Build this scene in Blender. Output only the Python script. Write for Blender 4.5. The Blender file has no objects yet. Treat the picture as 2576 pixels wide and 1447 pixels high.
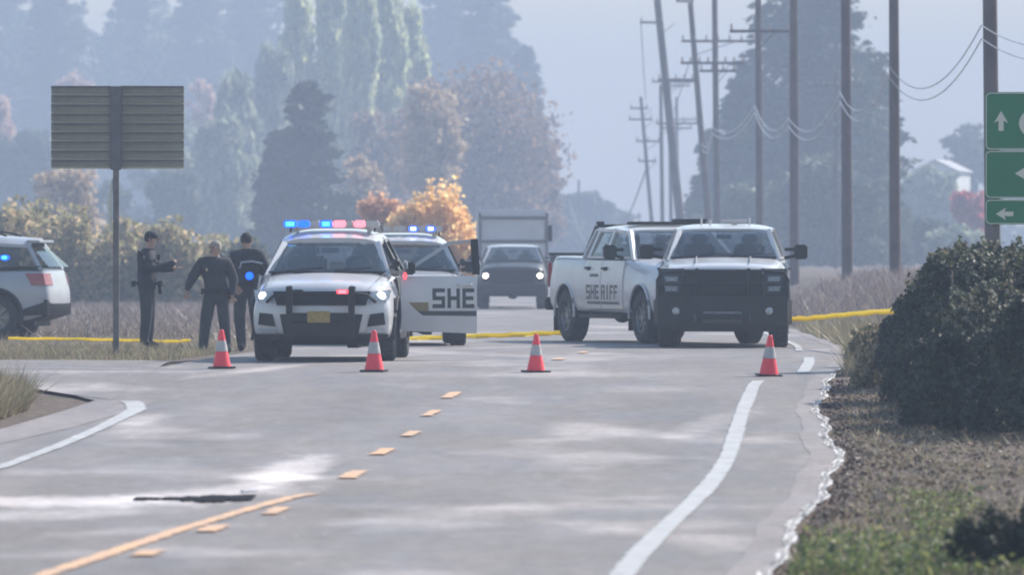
import bpy, bmesh, math, random
import numpy as np
from mathutils import Vector, Matrix
R = math.radians
random.seed(7)
rng = np.random.default_rng(7)
sc = bpy.context.scene
COL = sc.collection

# ------------------------------------------------------------------ camera, sky, sun, exposure
F = 20000.0          # focal length in units of the 2576-wide photograph
CZ = 2.1             # camera height
HAZE = 0.00100        # haze density per metre
HY = 600.0           # photo row of the horizon
cam = bpy.data.cameras.new('camera')
cam.lens = 36 * F / 2576
cam.sensor_width = 36
cam.clip_start = 1
cam.clip_end = 20000
cam.dof.use_dof = True
cam.dof.focus_distance = 112
cam.dof.aperture_fstop = 4.8
camo = bpy.data.objects.new('camera', cam)
COL.objects.link(camo)
camo.location = (0, 0, CZ)
camo.rotation_euler = (R(90) - (723.5 - HY) / F, 0, 0)
sc.camera = camo

SUN_AZ, SUN_EL = 48, 40
w = bpy.data.worlds.new('World'); sc.world = w
w.use_nodes = True
nt = w.node_tree
bg = nt.nodes['Background']
sky = nt.nodes.new('ShaderNodeTexSky')
sky.sky_type = 'NISHITA'
sky.sun_disc = False
sky.sun_elevation = R(SUN_EL)
sky.sun_rotation = R(SUN_AZ)
sky.air_density = 1.6
sky.dust_density = 0.6
sky.ozone_density = 3.0
nt.links.new(sky.outputs[0], bg.inputs[0])
bg.inputs[1].default_value = 0.115
sun = bpy.data.lights.new('sun', 'SUN')
sun.energy = 4.9
sun.angle = R(0.6)
sun.color = (1, 0.94, 0.85)
suno = bpy.data.objects.new('sun', sun)
COL.objects.link(suno)
sd = Vector((math.sin(R(SUN_AZ)) * math.cos(R(SUN_EL)), math.cos(R(SUN_AZ)) * math.cos(R(SUN_EL)), math.sin(R(SUN_EL))))
suno.rotation_euler = sd.to_track_quat('Z', 'Y').to_euler()
suno.location = (40, 40, 60)
sc.view_settings.view_transform = 'Standard'
sc.view_settings.look = 'None'
sc.view_settings.exposure = 0.66
sc.view_settings.gamma = 1
sc.view_settings.use_curve_mapping = False
sc.cycles.use_denoising = True
sc.cycles.max_bounces = 6
sc.cycles.diffuse_bounces = 3
sc.cycles.volume_bounces = 1
sc.cycles.transparent_max_bounces = 12
sc.cycles.filter_width = 1.9
sc.cycles.caustics_reflective = False
sc.cycles.caustics_refractive = False
sc.cycles.sample_clamp_indirect = 6

# ------------------------------------------------------------------ materials
def mat(name, col, rough=0.7, metal=0.0, spec=0.5, var=0.0, vscale=5.0, emit=None, estr=0.0, coat=0.0, bump=0.0, bscale=30.0, col2=None):
    m = bpy.data.materials.new(name); m.use_nodes = True
    n = m.node_tree.nodes; l = m.node_tree.links
    b = n['Principled BSDF']
    b.inputs['Base Color'].default_value = (*col, 1)
    b.inputs['Roughness'].default_value = rough
    b.inputs['Metallic'].default_value = metal
    b.inputs['Specular IOR Level'].default_value = spec
    b.inputs['Coat Weight'].default_value = coat
    b.inputs['Coat Roughness'].default_value = 0.06
    if emit:
        b.inputs['Emission Color'].default_value = (*emit, 1)
        b.inputs['Emission Strength'].default_value = estr
    if var or bump or col2:
        tc = n.new('ShaderNodeTexCoord')
    if var or col2:
        nz = n.new('ShaderNodeTexNoise'); nz.inputs['Scale'].default_value = vscale; nz.inputs['Detail'].default_value = 6
        l.new(tc.outputs['Object'], nz.inputs['Vector'])
        cr = n.new('ShaderNodeValToRGB')
        lo = tuple(c * (1 - var) for c in col); hi = col2 if col2 else tuple(min(1, c * (1 + var)) for c in col)
        cr.color_ramp.elements[0].position = 0.36; cr.color_ramp.elements[1].position = 0.64
        cr.color_ramp.elements[0].color = (*lo, 1); cr.color_ramp.elements[1].color = (*hi, 1)
        l.new(nz.outputs[0], cr.inputs[0]); l.new(cr.outputs[0], b.inputs['Base Color'])
    if bump:
        nb = n.new('ShaderNodeTexNoise'); nb.inputs['Scale'].default_value = bscale; nb.inputs['Detail'].default_value = 5
        l.new(tc.outputs['Object'], nb.inputs['Vector'])
        bp = n.new('ShaderNodeBump'); bp.inputs['Strength'].default_value = bump; bp.inputs['Distance'].default_value = 0.05
        l.new(nb.outputs[0], bp.inputs['Height']); l.new(bp.outputs[0], b.inputs['Normal'])
    return m

def leafmat(name, cols, trans=0.4, rough=0.55, spec=0.3):
    """leaf material: each leaf takes one of the colours; part of the light passes through"""
    m = bpy.data.materials.new(name); m.use_nodes = True
    n = m.node_tree.nodes; l = m.node_tree.links
    b = n['Principled BSDF']; out = n['Material Output']
    b.inputs['Roughness'].default_value = rough
    b.inputs['Specular IOR Level'].default_value = spec
    g = n.new('ShaderNodeNewGeometry')
    cr = n.new('ShaderNodeValToRGB'); cr.color_ramp.interpolation = 'CONSTANT'
    e = cr.color_ramp.elements
    while len(e) < len(cols): e.new(0.5)
    for i, c in enumerate(cols):
        e[i].position = i / len(cols); e[i].color = (*c, 1)
    l.new(g.outputs['Random Per Island'], cr.inputs[0])
    l.new(cr.outputs[0], b.inputs['Base Color'])
    t = n.new('ShaderNodeBsdfTranslucent'); l.new(cr.outputs[0], t.inputs[0])
    mx = n.new('ShaderNodeMixShader'); mx.inputs[0].default_value = trans
    l.new(b.outputs[0], mx.inputs[1]); l.new(t.outputs[0], mx.inputs[2]); l.new(mx.outputs[0], out.inputs[0])
    return m

def glassmat(name, tint, gloss=0.12):
    m = bpy.data.materials.new(name); m.use_nodes = True
    n = m.node_tree.nodes; l = m.node_tree.links
    n.remove(n['Principled BSDF']); out = n['Material Output']
    tr = n.new('ShaderNodeBsdfTransparent'); tr.inputs[0].default_value = (*tint, 1)
    gl = n.new('ShaderNodeBsdfGlossy'); gl.inputs['Roughness'].default_value = 0.05
    lw = n.new('ShaderNodeLayerWeight'); lw.inputs[0].default_value = .5
    pw_ = n.new('ShaderNodeMath'); pw_.operation = 'POWER'; pw_.inputs[1].default_value = 4; l.new(lw.outputs['Facing'], pw_.inputs[0])
    fr = n.new('ShaderNodeMath'); fr.operation = 'MULTIPLY'; fr.inputs[1].default_value = .7; l.new(pw_.outputs[0], fr.inputs[0])
    ad = n.new('ShaderNodeMath'); ad.operation = 'ADD'; ad.inputs[1].default_value = gloss; ad.use_clamp = True
    mx = n.new('ShaderNodeMixShader')
    l.new(fr.outputs[0], ad.inputs[0]); l.new(ad.outputs[0], mx.inputs[0])
    l.new(tr.outputs[0], mx.inputs[1]); l.new(gl.outputs[0], mx.inputs[2]); l.new(mx.outputs[0], out.inputs[0])
    return m

M = {}
M['white'] = mat('white_paint', (.55, .54, .56), .32, coat=.6, var=.05, vscale=3)
M['silver'] = mat('silver_white_paint', (.36, .37, .41), .35, coat=.5, var=.06, vscale=3)  # base tone darkened to carry the shade on the left suv's side
M['black'] = mat('black_plastic', (.013, .013, .015), .6, spec=.3, var=.3, vscale=6)
M['steel'] = mat('black_powder_steel', (.011, .011, .014), .5, spec=.3, var=.25, vscale=8)
M['rubber'] = mat('tyre_rubber', (.025, .025, .027), .85, var=.35, vscale=14, bump=.3, bscale=60)
M['rim'] = mat('wheel_rim', (.20, .20, .21), .4, metal=.6, var=.2)
M['darkrim'] = mat('dark_wheel_rim', (.05, .05, .055), .45, metal=.4, var=.2)
M['chrome'] = mat('bright_metal', (.55, .55, .56), .2, metal=1)
M['glass'] = glassmat('tinted_glass', (.72, .75, .76), .05)
M['clearglass'] = glassmat('side_glass', (.84, .86, .87), .02)
M['lens'] = mat('headlamp_lens', (.35, .37, .40), .12, coat=1, var=.35, vscale=25)
M['headlit'] = mat('lit_headlamp', (1, 1, 1), .3, emit=(.9, .98, 1), estr=3.5)
M['headwarm'] = mat('lit_warm_headlamp', (1, 1, 1), .3, emit=(1, .90, .74), estr=4)
M['bluelit'] = mat('lit_blue_lamp', (.01, .04, .6), .3, emit=(.0, .10, 1), estr=1.6)
M['bluecore'] = mat('lit_blue_core', (.1, .5, 1), .3, emit=(.05, .55, 1), estr=2.2)
M['bluewhite'] = mat('lit_blue_white_core', (.6, .6, 1), .3, emit=(.55, .6, 1), estr=2.5)
M['redlit'] = mat('lit_red_lamp', (.7, .05, .07), .3, emit=(1, .10, .14), estr=.9)
M['redcore'] = mat('lit_red_core', (.8, .1, .15), .3, emit=(1, .22, .28), estr=1.3)
M['reddim'] = mat('red_lens', (.30, .015, .02), .25, coat=.8)
M['frost'] = mat('clear_lightbar_lens', (.5, .48, .5), .3, coat=.5)
M['gold'] = mat('gold_film', (.22, .17, .07), .4)
M['decal'] = mat('black_film', (.035, .037, .045), .5)
M['grey_decal'] = mat('grey_film', (.12, .11, .10), .6)
M['plate'] = mat('licence_plate', (.30, .20, .05), .5, var=.2, vscale=20)
M['interior'] = mat('dark_interior', (.035, .037, .04), .8)
M['seat'] = mat('grey_seat_cloth', (.22, .22, .22), .9)
M['cone'] = mat('cone_plastic', (.88, .045, .07), .5, var=.06, vscale=20)
M['collar'] = mat('cone_collar', (.42, .40, .40), .5, var=.15, vscale=20)
M['wood'] = mat('pole_wood', (.085, .058, .058), .9, var=.3, vscale=1.2, bump=.4, bscale=10)
M['bark'] = mat('bark', (.09, .07, .06), .9, var=.3, vscale=2)
M['post'] = mat('weathered_post', (.16, .145, .14), .8, var=.2, vscale=6)
M['plank'] = mat('weathered_aluminium', (.22, .205, .175), .65, var=.16, vscale=4)
M['plank2'] = mat('sign_back_rail', (.11, .105, .12), .6, var=.15, vscale=4)
M['green'] = mat('green_sheeting', (.002, .17, .075), .5, var=.06, vscale=3)
M['signwhite'] = mat('white_sheeting', (.62, .62, .55), .5)
M['tape'] = leafmat('yellow_tape', [(.90, .74, .05)], .55, .4)
M['wire'] = mat('cable', (.12, .12, .13), .5)
M['wirelight'] = mat('bright_cable', (.38, .38, .42), .35, metal=.3)
M['ceramic'] = mat('insulator', (.25, .2, .2), .3)
M['trailer'] = mat('trailer_skin', (.60, .58, .62), .6, var=.08, vscale=2)
M['trailerband'] = mat('trailer_dark_trim', (.16, .15, .17), .6)
M['darkpaint'] = mat('dark_grey_paint', (.022, .025, .03), .45, coat=.2)
M['skin'] = mat('skin', (.42, .26, .20), .6)
M['uniform'] = mat('navy_uniform', (.015, .015, .026), .9, var=.35, vscale=9)
M['trouser'] = mat('navy_trousers', (.020, .021, .030), .9, var=.3, vscale=9)
M['boot'] = mat('black_boot', (.015, .015, .017), .9, spec=.2)
M['greyhair'] = mat('grey_hair', (.30, .27, .23), .9, var=.2, vscale=40)
M['darkhair'] = mat('dark_hair', (.025, .02, .018), .9, var=.2, vscale=40)
M['badge'] = mat('badge_metal', (.6, .5, .3), .3, metal=1)
def paintmat(name, c1, c2, wear):
    m = mat(name, c1, .6, vscale=4, col2=c2); n = m.node_tree.nodes; l = m.node_tree.links
    uv = n.new('ShaderNodeUVMap'); sp = n.new('ShaderNodeSeparateXYZ'); l.new(uv.outputs[0], sp.inputs[0])
    tc = n.new('ShaderNodeTexCoord'); nz = n.new('ShaderNodeTexNoise'); nz.inputs['Scale'].default_value = 3.5; nz.inputs['Detail'].default_value = 8; nz.inputs['Roughness'].default_value = .7
    l.new(tc.outputs['Object'], nz.inputs['Vector'])
    # distance from the ribbon's edges, 0 at the rim
    def op(o, a, b_=None, c=None):
        q = n.new('ShaderNodeMath'); q.operation = o
        for k, v in enumerate((a, b_, c)):
            if v is None: continue
            if isinstance(v, (int, float)): q.inputs[k].default_value = v
            else: l.new(v, q.inputs[k])
        return q.outputs[0]
    ex = op('SUBTRACT', 1, op('ABSOLUTE', op('MULTIPLY_ADD', sp.outputs[0], 2, -1)))
    ey = op('SUBTRACT', 1, op('ABSOLUTE', op('MULTIPLY_ADD', sp.outputs[1], 2, -1)))
    e = op('MINIMUM', op('MULTIPLY', ex, 2.2), op('MULTIPLY', ey, 2.5))
    a = op('ADD', e, op('MULTIPLY_ADD', nz.outputs[0], wear, -wear * .55))
    mr = n.new('ShaderNodeMapRange'); mr.interpolation_type = 'SMOOTHSTEP'; mr.inputs[1].default_value = .0; mr.inputs[2].default_value = .75; l.new(a, mr.inputs[0])
    l.new(mr.outputs[0], n['Principled BSDF'].inputs['Alpha'])
    return m
M['marking_white'] = paintmat('road_paint_white', (.44, .43, .43), (.32, .31, .31), 1.8)
M['marking_yellow'] = paintmat('road_paint_yellow', (.70, .39, .19), (.42, .29, .22), 3.2)
M['render'] = mat('white_wall', (.7, .7, .68), .8)
M['roofing'] = mat('pale_roof', (.45, .44, .45), .8)

# ------------------------------------------------------------------ mesh helper
def tag(o, label=None, cat=None, group=None, kind=None):
    if label: o['label'] = label
    if cat: o['category'] = cat
    if group: o['group'] = group
    if kind: o['kind'] = kind
    return o

def empty(name, loc, rz=0, label=None, cat=None, group=None):
    o = bpy.data.objects.new(name, None); COL.objects.link(o)
    o.empty_display_size = .3
    o.location = loc; o.rotation_euler = (0, 0, rz)
    return tag(o, label, cat, group)

def link(name, me, parent=None):
    o = bpy.data.objects.new(name, me); COL.objects.link(o)
    if parent: o.parent = parent
    return o

class MB:
    def __init__(s): s.v = []; s.f = []; s.m = []
    def add(s, vs, fs, mi=0):
        b = len(s.v); s.v += [tuple(p) for p in vs]
        s.f += [tuple(b + i for i in f) for f in fs]; s.m += [mi] * len(fs); return s
    def box(s, c, d, rot=None, mi=0):
        vs = []
        for x in (-.5, .5):
            for y in (-.5, .5):
                for z in (-.5, .5):
                    p = Vector((x * d[0], y * d[1], z * d[2]))
                    if rot: p = rot @ p
                    vs.append(p + Vector(c))
        return s.add(vs, [(0, 1, 3, 2), (4, 6, 7, 5), (0, 4, 5, 1), (2, 3, 7, 6), (0, 2, 6, 4), (1, 5, 7, 3)], mi)
    def tube(s, pts, rads, n=8, cap=True, mi=0, flat=1.0):
        pts = [Vector(p) for p in pts]
        if not hasattr(rads, '__len__'): rads = [rads] * len(pts)
        vs = []; fs = []
        for i, p in enumerate(pts):
            d = (pts[min(i + 1, len(pts) - 1)] - pts[max(i - 1, 0)])
            d = d.normalized() if d.length > 0 else Vector((0, 0, 1))
            a = Vector((0, 0, 1)) if abs(d.z) < .9 else Vector((0, 1, 0))
            u = d.cross(a).normalized(); v = d.cross(u)
            for k in range(n):
                t = 2 * math.pi * k / n
                vs.append(p + (u * math.cos(t) + v * math.sin(t) * flat) * rads[i])
        for i in range(len(pts) - 1):
            for k in range(n):
                fs.append((i * n + k, i * n + (k + 1) % n, (i + 1) * n + (k + 1) % n, (i + 1) * n + k))
        if cap:
            fs.append(tuple(range(n))[::-1]); fs.append(tuple((len(pts) - 1) * n + k for k in range(n)))
        return s.add(vs, fs, mi)
    def bar(s, p, q, w, d, mi=0):
        p = Vector(p); q = Vector(q); dr = (q - p).normalized()
        a = Vector((0, 1, 0)) if abs(dr.y) < .9 else Vector((0, 0, 1))
        u = dr.cross(a).normalized(); v = dr.cross(u).normalized()
        vs = []
        for e in (p, q):
            for i, j in ((-1, -1), (1, -1), (1, 1), (-1, 1)):
                vs.append(e + u * i * w / 2 + v * j * d / 2)
        return s.add(vs, [(0, 3, 2, 1), (4, 5, 6, 7), (0, 1, 5, 4), (1, 2, 6, 5), (2, 3, 7, 6), (3, 0, 4, 7)], mi)
    def lathe(s, prof, c, axis='z', n=24, mi=0):
        vs = []; fs = []
        for (r, h) in prof:
            for k in range(n):
                t = 2 * math.pi * k / n; a, b = r * math.cos(t), r * math.sin(t)
                p = {'z': (a, b, h), 'x': (h, a, b), 'y': (a, h, b)}[axis]
                vs.append((c[0] + p[0], c[1] + p[1], c[2] + p[2]))
        for i in range(len(prof) - 1):
            for k in range(n):
                fs.append((i * n + k, i * n + (k + 1) % n, (i + 1) * n + (k + 1) % n, (i + 1) * n + k))
        return s.add(vs, fs, mi)
    def ball(s, c, r, n=10, m=7, mi=0):
        prof = [(max(.001, math.sin(math.pi * i / m)), -math.cos(math.pi * i / m)) for i in range(m + 1)]
        vs = []; fs = []
        for (a, h) in prof:
            for k in range(n):
                t = 2 * math.pi * k / n
                vs.append((c[0] + r[0] * a * math.cos(t), c[1] + r[1] * a * math.sin(t), c[2] + r[2] * h))
        for i in range(m):
            for k in range(n):
                fs.append((i * n + k, i * n + (k + 1) % n, (i + 1) * n + (k + 1) % n, (i + 1) * n + k))
        return s.add(vs, fs, mi)
    def slab(s, fn, nu, nv, back, mi=0):
        """fn(u,v)->point on the outer surface; back = Vector added for the inner surface"""
        vs = []; fs = []; back = Vector(back)
        for side in (0, 1):
            for i in range(nu + 1):
                for j in range(nv + 1):
                    p = Vector(fn(i / nu, j / nv)); vs.append(p + back if side else p)
        N = (nu + 1) * (nv + 1); id = lambda i, j, sd: sd * N + i * (nv + 1) + j
        for i in range(nu):
            for j in range(nv):
                fs.append((id(i, j, 0), id(i + 1, j, 0), id(i + 1, j + 1, 0), id(i, j + 1, 0)))
                fs.append((id(i, j, 1), id(i, j + 1, 1), id(i + 1, j + 1, 1), id(i + 1, j, 1)))
        for i in range(nu):
            fs.append((id(i, 0, 0), id(i, 0, 1), id(i + 1, 0, 1), id(i + 1, 0, 0)))
            fs.append((id(i, nv, 0), id(i + 1, nv, 0), id(i + 1, nv, 1), id(i, nv, 1)))
        for j in range(nv):
            fs.append((id(0, j, 0), id(0, j + 1, 0), id(0, j + 1, 1), id(0, j, 1)))
            fs.append((id(nu, j, 0), id(nu, j, 1), id(nu, j + 1, 1), id(nu, j + 1, 0)))
        return s.add(vs, fs, mi)
    def poly(s, pts, back, mi=0):
        """extruded polygon"""
        n = len(pts); back = Vector(back); vs = [Vector(p) for p in pts] + [Vector(p) + back for p in pts]
        fs = [tuple(range(n)), tuple(range(2 * n - 1, n - 1, -1))]
        for i in range(n):
            j = (i + 1) % n; fs.append((i, i + n, j + n, j))
        return s.add(vs, fs, mi)
    def xf(s, mtx): s.v = [tuple(mtx @ Vector(p)) for p in s.v]; return s
    def mesh(s, name, mats, smooth=True, bevel=0):
        me = bpy.data.meshes.new(name); me.from_pydata(s.v, [], s.f)
        for m in (mats if isinstance(mats, (list, tuple)) else [mats]): me.materials.append(m)
        if len(set(s.m)) > 1: me.polygons.foreach_set('material_index', s.m)
        bm = bmesh.new(); bm.from_mesh(me)
        bmesh.ops.recalc_face_normals(bm, faces=bm.faces)
        if bevel:
            es = [e for e in bm.edges if len(e.link_faces) == 2 and e.calc_face_angle(0) > .6]
            bmesh.ops.bevel(bm, geom=es, offset=bevel, segments=2, affect='EDGES', clamp_overlap=True)
        bm.to_mesh(me); bm.free()
        if smooth:
            me.shade_smooth(); me.set_sharp_from_angle(angle=R(38))
        return me
    def build(s, name, mats, parent=None, smooth=True, bevel=0):
        return link(name, s.mesh(name, mats, smooth, bevel), parent)

def lerp(a, b, t): return a + (b - a) * t
def smooth(a, b, x):
    t = min(1, max(0, (x - a) / (b - a))); return t * t * (3 - 2 * t)

# ------------------------------------------------------------------ ground profile
GY = [0, 30, 50, 64, 80, 90, 96, 100, 104, 110, 118, 125, 135, 160, 235, 320, 450, 700, 1500, 3000]
GZ = [-2.15, -2.15, -2.12, -2.07, -1.98, -1.90, -1.83, -1.745, -1.68, -1.655, -1.68, -1.70, -1.72, -1.80, -2.10, -2.35, -2.6, -3.0, -4, -5]
def _z(y):
    return float(np.interp(y, GY, GZ))
def gz0(y):
    w_ = 2.5 if y < 150 else 12
    return CZ + sum(_z(y + d * w_) * k for d, k in ((-1, .25), (-.5, .2), (0, .1), (.5, .2), (1, .25)))
def colu(Y, tab): return float(np.interp(Y, [t[0] for t in tab], [t[1] for t in tab]))
CEN = [(20, -4.6), (50, -2.92), (64, -2.06), (80, -1.35), (95, -.72), (103, -.25), (112, .35), (125, .85), (235, 1.8), (400, 3.2), (900, 8), (2000, 18)]
def cen(Y): return sum(colu(Y + d, CEN) for d in (-4, -2, 0, 2, 4)) / 5
FOGR = [(20, -.4), (50, .68), (57, 1.08), (64, 1.53), (72, 1.95), (80, 2.25), (88, 2.55), (95, 2.86), (99, 3.02), (103, 3.45), (110, 4.0), (125, 4.5), (235, 5.4), (400, 6.8), (900, 11.6), (2000, 21.6)]
def fogr(Y): return sum(colu(Y + d, FOGR) for d in (-3, -1.5, 0, 1.5, 3)) / 5
EDR = [(20, .6), (50, 1.62), (53, 1.78), (58, 2.1), (65, 2.55), (72, 2.98), (80, 3.18), (90, 3.45), (96, 3.78), (100, 4.05), (106, 4.42), (112, 4.75), (125, 5.2), (235, 6.4), (400, 8), (900, 13), (2000, 23)]
def edr(Y): return sum(colu(Y + d, EDR) for d in (-2, 0, 2)) / 3 + .035 * math.sin(Y * .62) + .015 * math.sin(Y * 1.7 + 1)
EDL = [(20, -11), (50, -7.9), (64, -6.6), (75, -5.75), (82, -5.26), (88, -4.98), (92, -4.83)]
SIDE_NEAR = [(-4.83, 92), (-5.3, 94.6), (-6.25, 97.3), (-8, 99), (-12, 100.5), (-120, 104)]
def edl(Y):
    """left edge of the asphalt"""
    if Y <= 92: return colu(Y, EDL)
    if Y <= 104: return float(np.interp(Y, [p[1] for p in SIDE_NEAR], [p[0] for p in SIDE_NEAR]))
    if Y <= 108.4: return -120
    if Y <= 112: return lerp(-7.5, -3.9, (Y - 108.4) / 3.6) + .3 * math.sin(Y)
    return cen(Y) - 4.9
def rise(x, Y):
    """height of the open ground over the road profile"""
    r = x - edr(Y)
    h = -.035
    if r > 0:
        h += .85 * smooth(1.2, 4.5, r) * smooth(118, 200, Y) + .25 * smooth(.8, 5, r) * (1 - smooth(90, 118, Y)) * smooth(30, 60, Y)
        h += .02 * math.sin(x * 2.7 + Y * .6) * smooth(.2, 1, r) + .012 * math.sin(x * 7 + Y * 1.9) * smooth(.1, .5, r)
    l = edl(Y) - x
    if l > 0 and not (90 < Y < 109):
        h += .03 * smooth(.3, 1.2, l) + .015 * math.sin(x * 2.3 + Y * .8) * smooth(.2, 1, l)
    return h
YS = [-15, 0, 15, 28] + list(np.arange(34, 46, 1.5)) + list(np.arange(46, 92, .5)) + list(np.arange(92, 135, .5)) + list(np.arange(135, 180, 3)) + list(np.arange(180, 500, 12)) + [520, 560, 620, 700, 800, 950, 1150, 1400, 1700, 2100, 2500]
ZR = [gz0(y) for y in YS]
def gz(Y): return float(np.interp(Y, YS, ZR))
def ground_z(x, Y): return gz(Y) + rise(x, Y)
def P(px, py, Y): return Vector(((px - 1288) / F * Y, Y, CZ - (py - HY) / F * Y))
def X(px, Y): return (px - 1288) / F * Y

# ---- ground sheet
def ground_material():
    m = bpy.data.materials.new('dry_verge_soil'); m.use_nodes = True
    n = m.node_tree.nodes; l = m.node_tree.links; b = n['Principled BSDF']
    b.inputs['Roughness'].default_value = .95; b.inputs['Specular IOR Level'].default_value = .15
    tc = n.new('ShaderNodeTexCoord')
    def noise(s, d=8):
        z = n.new('ShaderNodeTexNoise'); z.inputs['Scale'].default_value = s; z.inputs['Detail'].default_value = d
        z.inputs['Roughness'].default_value = .65
        l.new(tc.outputs['Object'], z.inputs['Vector']); return z
    def ramp(src, *st):
        c = n.new('ShaderNodeValToRGB'); e = c.color_ramp.elements
        while len(e) < len(st): e.new(.5)
        for i, (p, col) in enumerate(st): e[i].position = p; e[i].color = (*col, 1)
        l.new(src, c.inputs[0]); return c
    a = ramp(noise(9, 10).outputs[0], (.3, (.06, .044, .036)), (.48, (.145, .11, .095)), (.6, (.20, .158, .14)), (.72, (.32, .27, .24)))
    g = ramp(noise(2.2, 8).outputs[0], (.35, (.09, .085, .05)), (.6, (.16, .135, .105)))
    k = ramp(noise(.55, 5).outputs[0], (.50, (0, 0, 0)), (.60, (1, 1, 1)))
    mx = n.new('ShaderNodeMixRGB'); l.new(k.outputs[0], mx.inputs[0]); l.new(a.outputs[0], mx.inputs[1]); l.new(g.outputs[0], mx.inputs[2])
    l.new(mx.outputs[0], b.inputs['Base Color'])
    bp = n.new('ShaderNodeBump'); bp.inputs['Strength'].default_value = .8; bp.inputs['Distance'].default_value = .06
    l.new(noise(25, 6).outputs[0], bp.inputs['Height']); l.new(bp.outputs[0], b.inputs['Normal'])
    return m
def grid_strip(name, lf, rf, n, dz, material, ys=YS, y0=-1e9, y1=1e9, openground=False):
    mb = MB(); rows = [y for y in ys if y0 <= y <= y1]
    vs = []; fs = []
    for y in rows:
        a, b = lf(y), rf(y)
        for i in range(n + 1):
            x = lerp(a, b, i / n)
            vs.append((x, y, gz(y) + dz))
    for r in range(len(rows) - 1):
        for i in range(n):
            p = r * (n + 1) + i; fs.append((p, p + 1, p + n + 2, p + n + 1))
    me = bpy.data.meshes.new(name); me.from_pydata(vs, [], fs); me.materials.append(material)
    o = link(name, me); return o
gm = ground_material()
vs = []; fs = []
offs = [0, .25, .5, .8, 1.1, 1.5, 2, 2.6, 3.3, 4.2, 5.5, 7, 9, 12, 16, 24, 40, 80, 200, 500, 900]
NC = len(offs) * 2 + 6
for y in YS:
    er = edr(y); el = cen(y) - 4.6
    xs = [el - o for o in offs[::-1]] + [lerp(el, er, k / 7) for k in range(1, 7)] + [er + o for o in offs]
    for x in xs: vs.append((x, y, ground_z(x, y)))
for r in range(len(YS) - 1):
    for i in range(NC - 1):
        p = r * NC + i; fs.append((p, p + 1, p + NC + 1, p + NC))
me = bpy.data.meshes.new('ground'); me.from_pydata(vs, [], fs); me.materials.append(gm); me.shade_smooth()
tag(link('ground', me), kind='structure')

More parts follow.
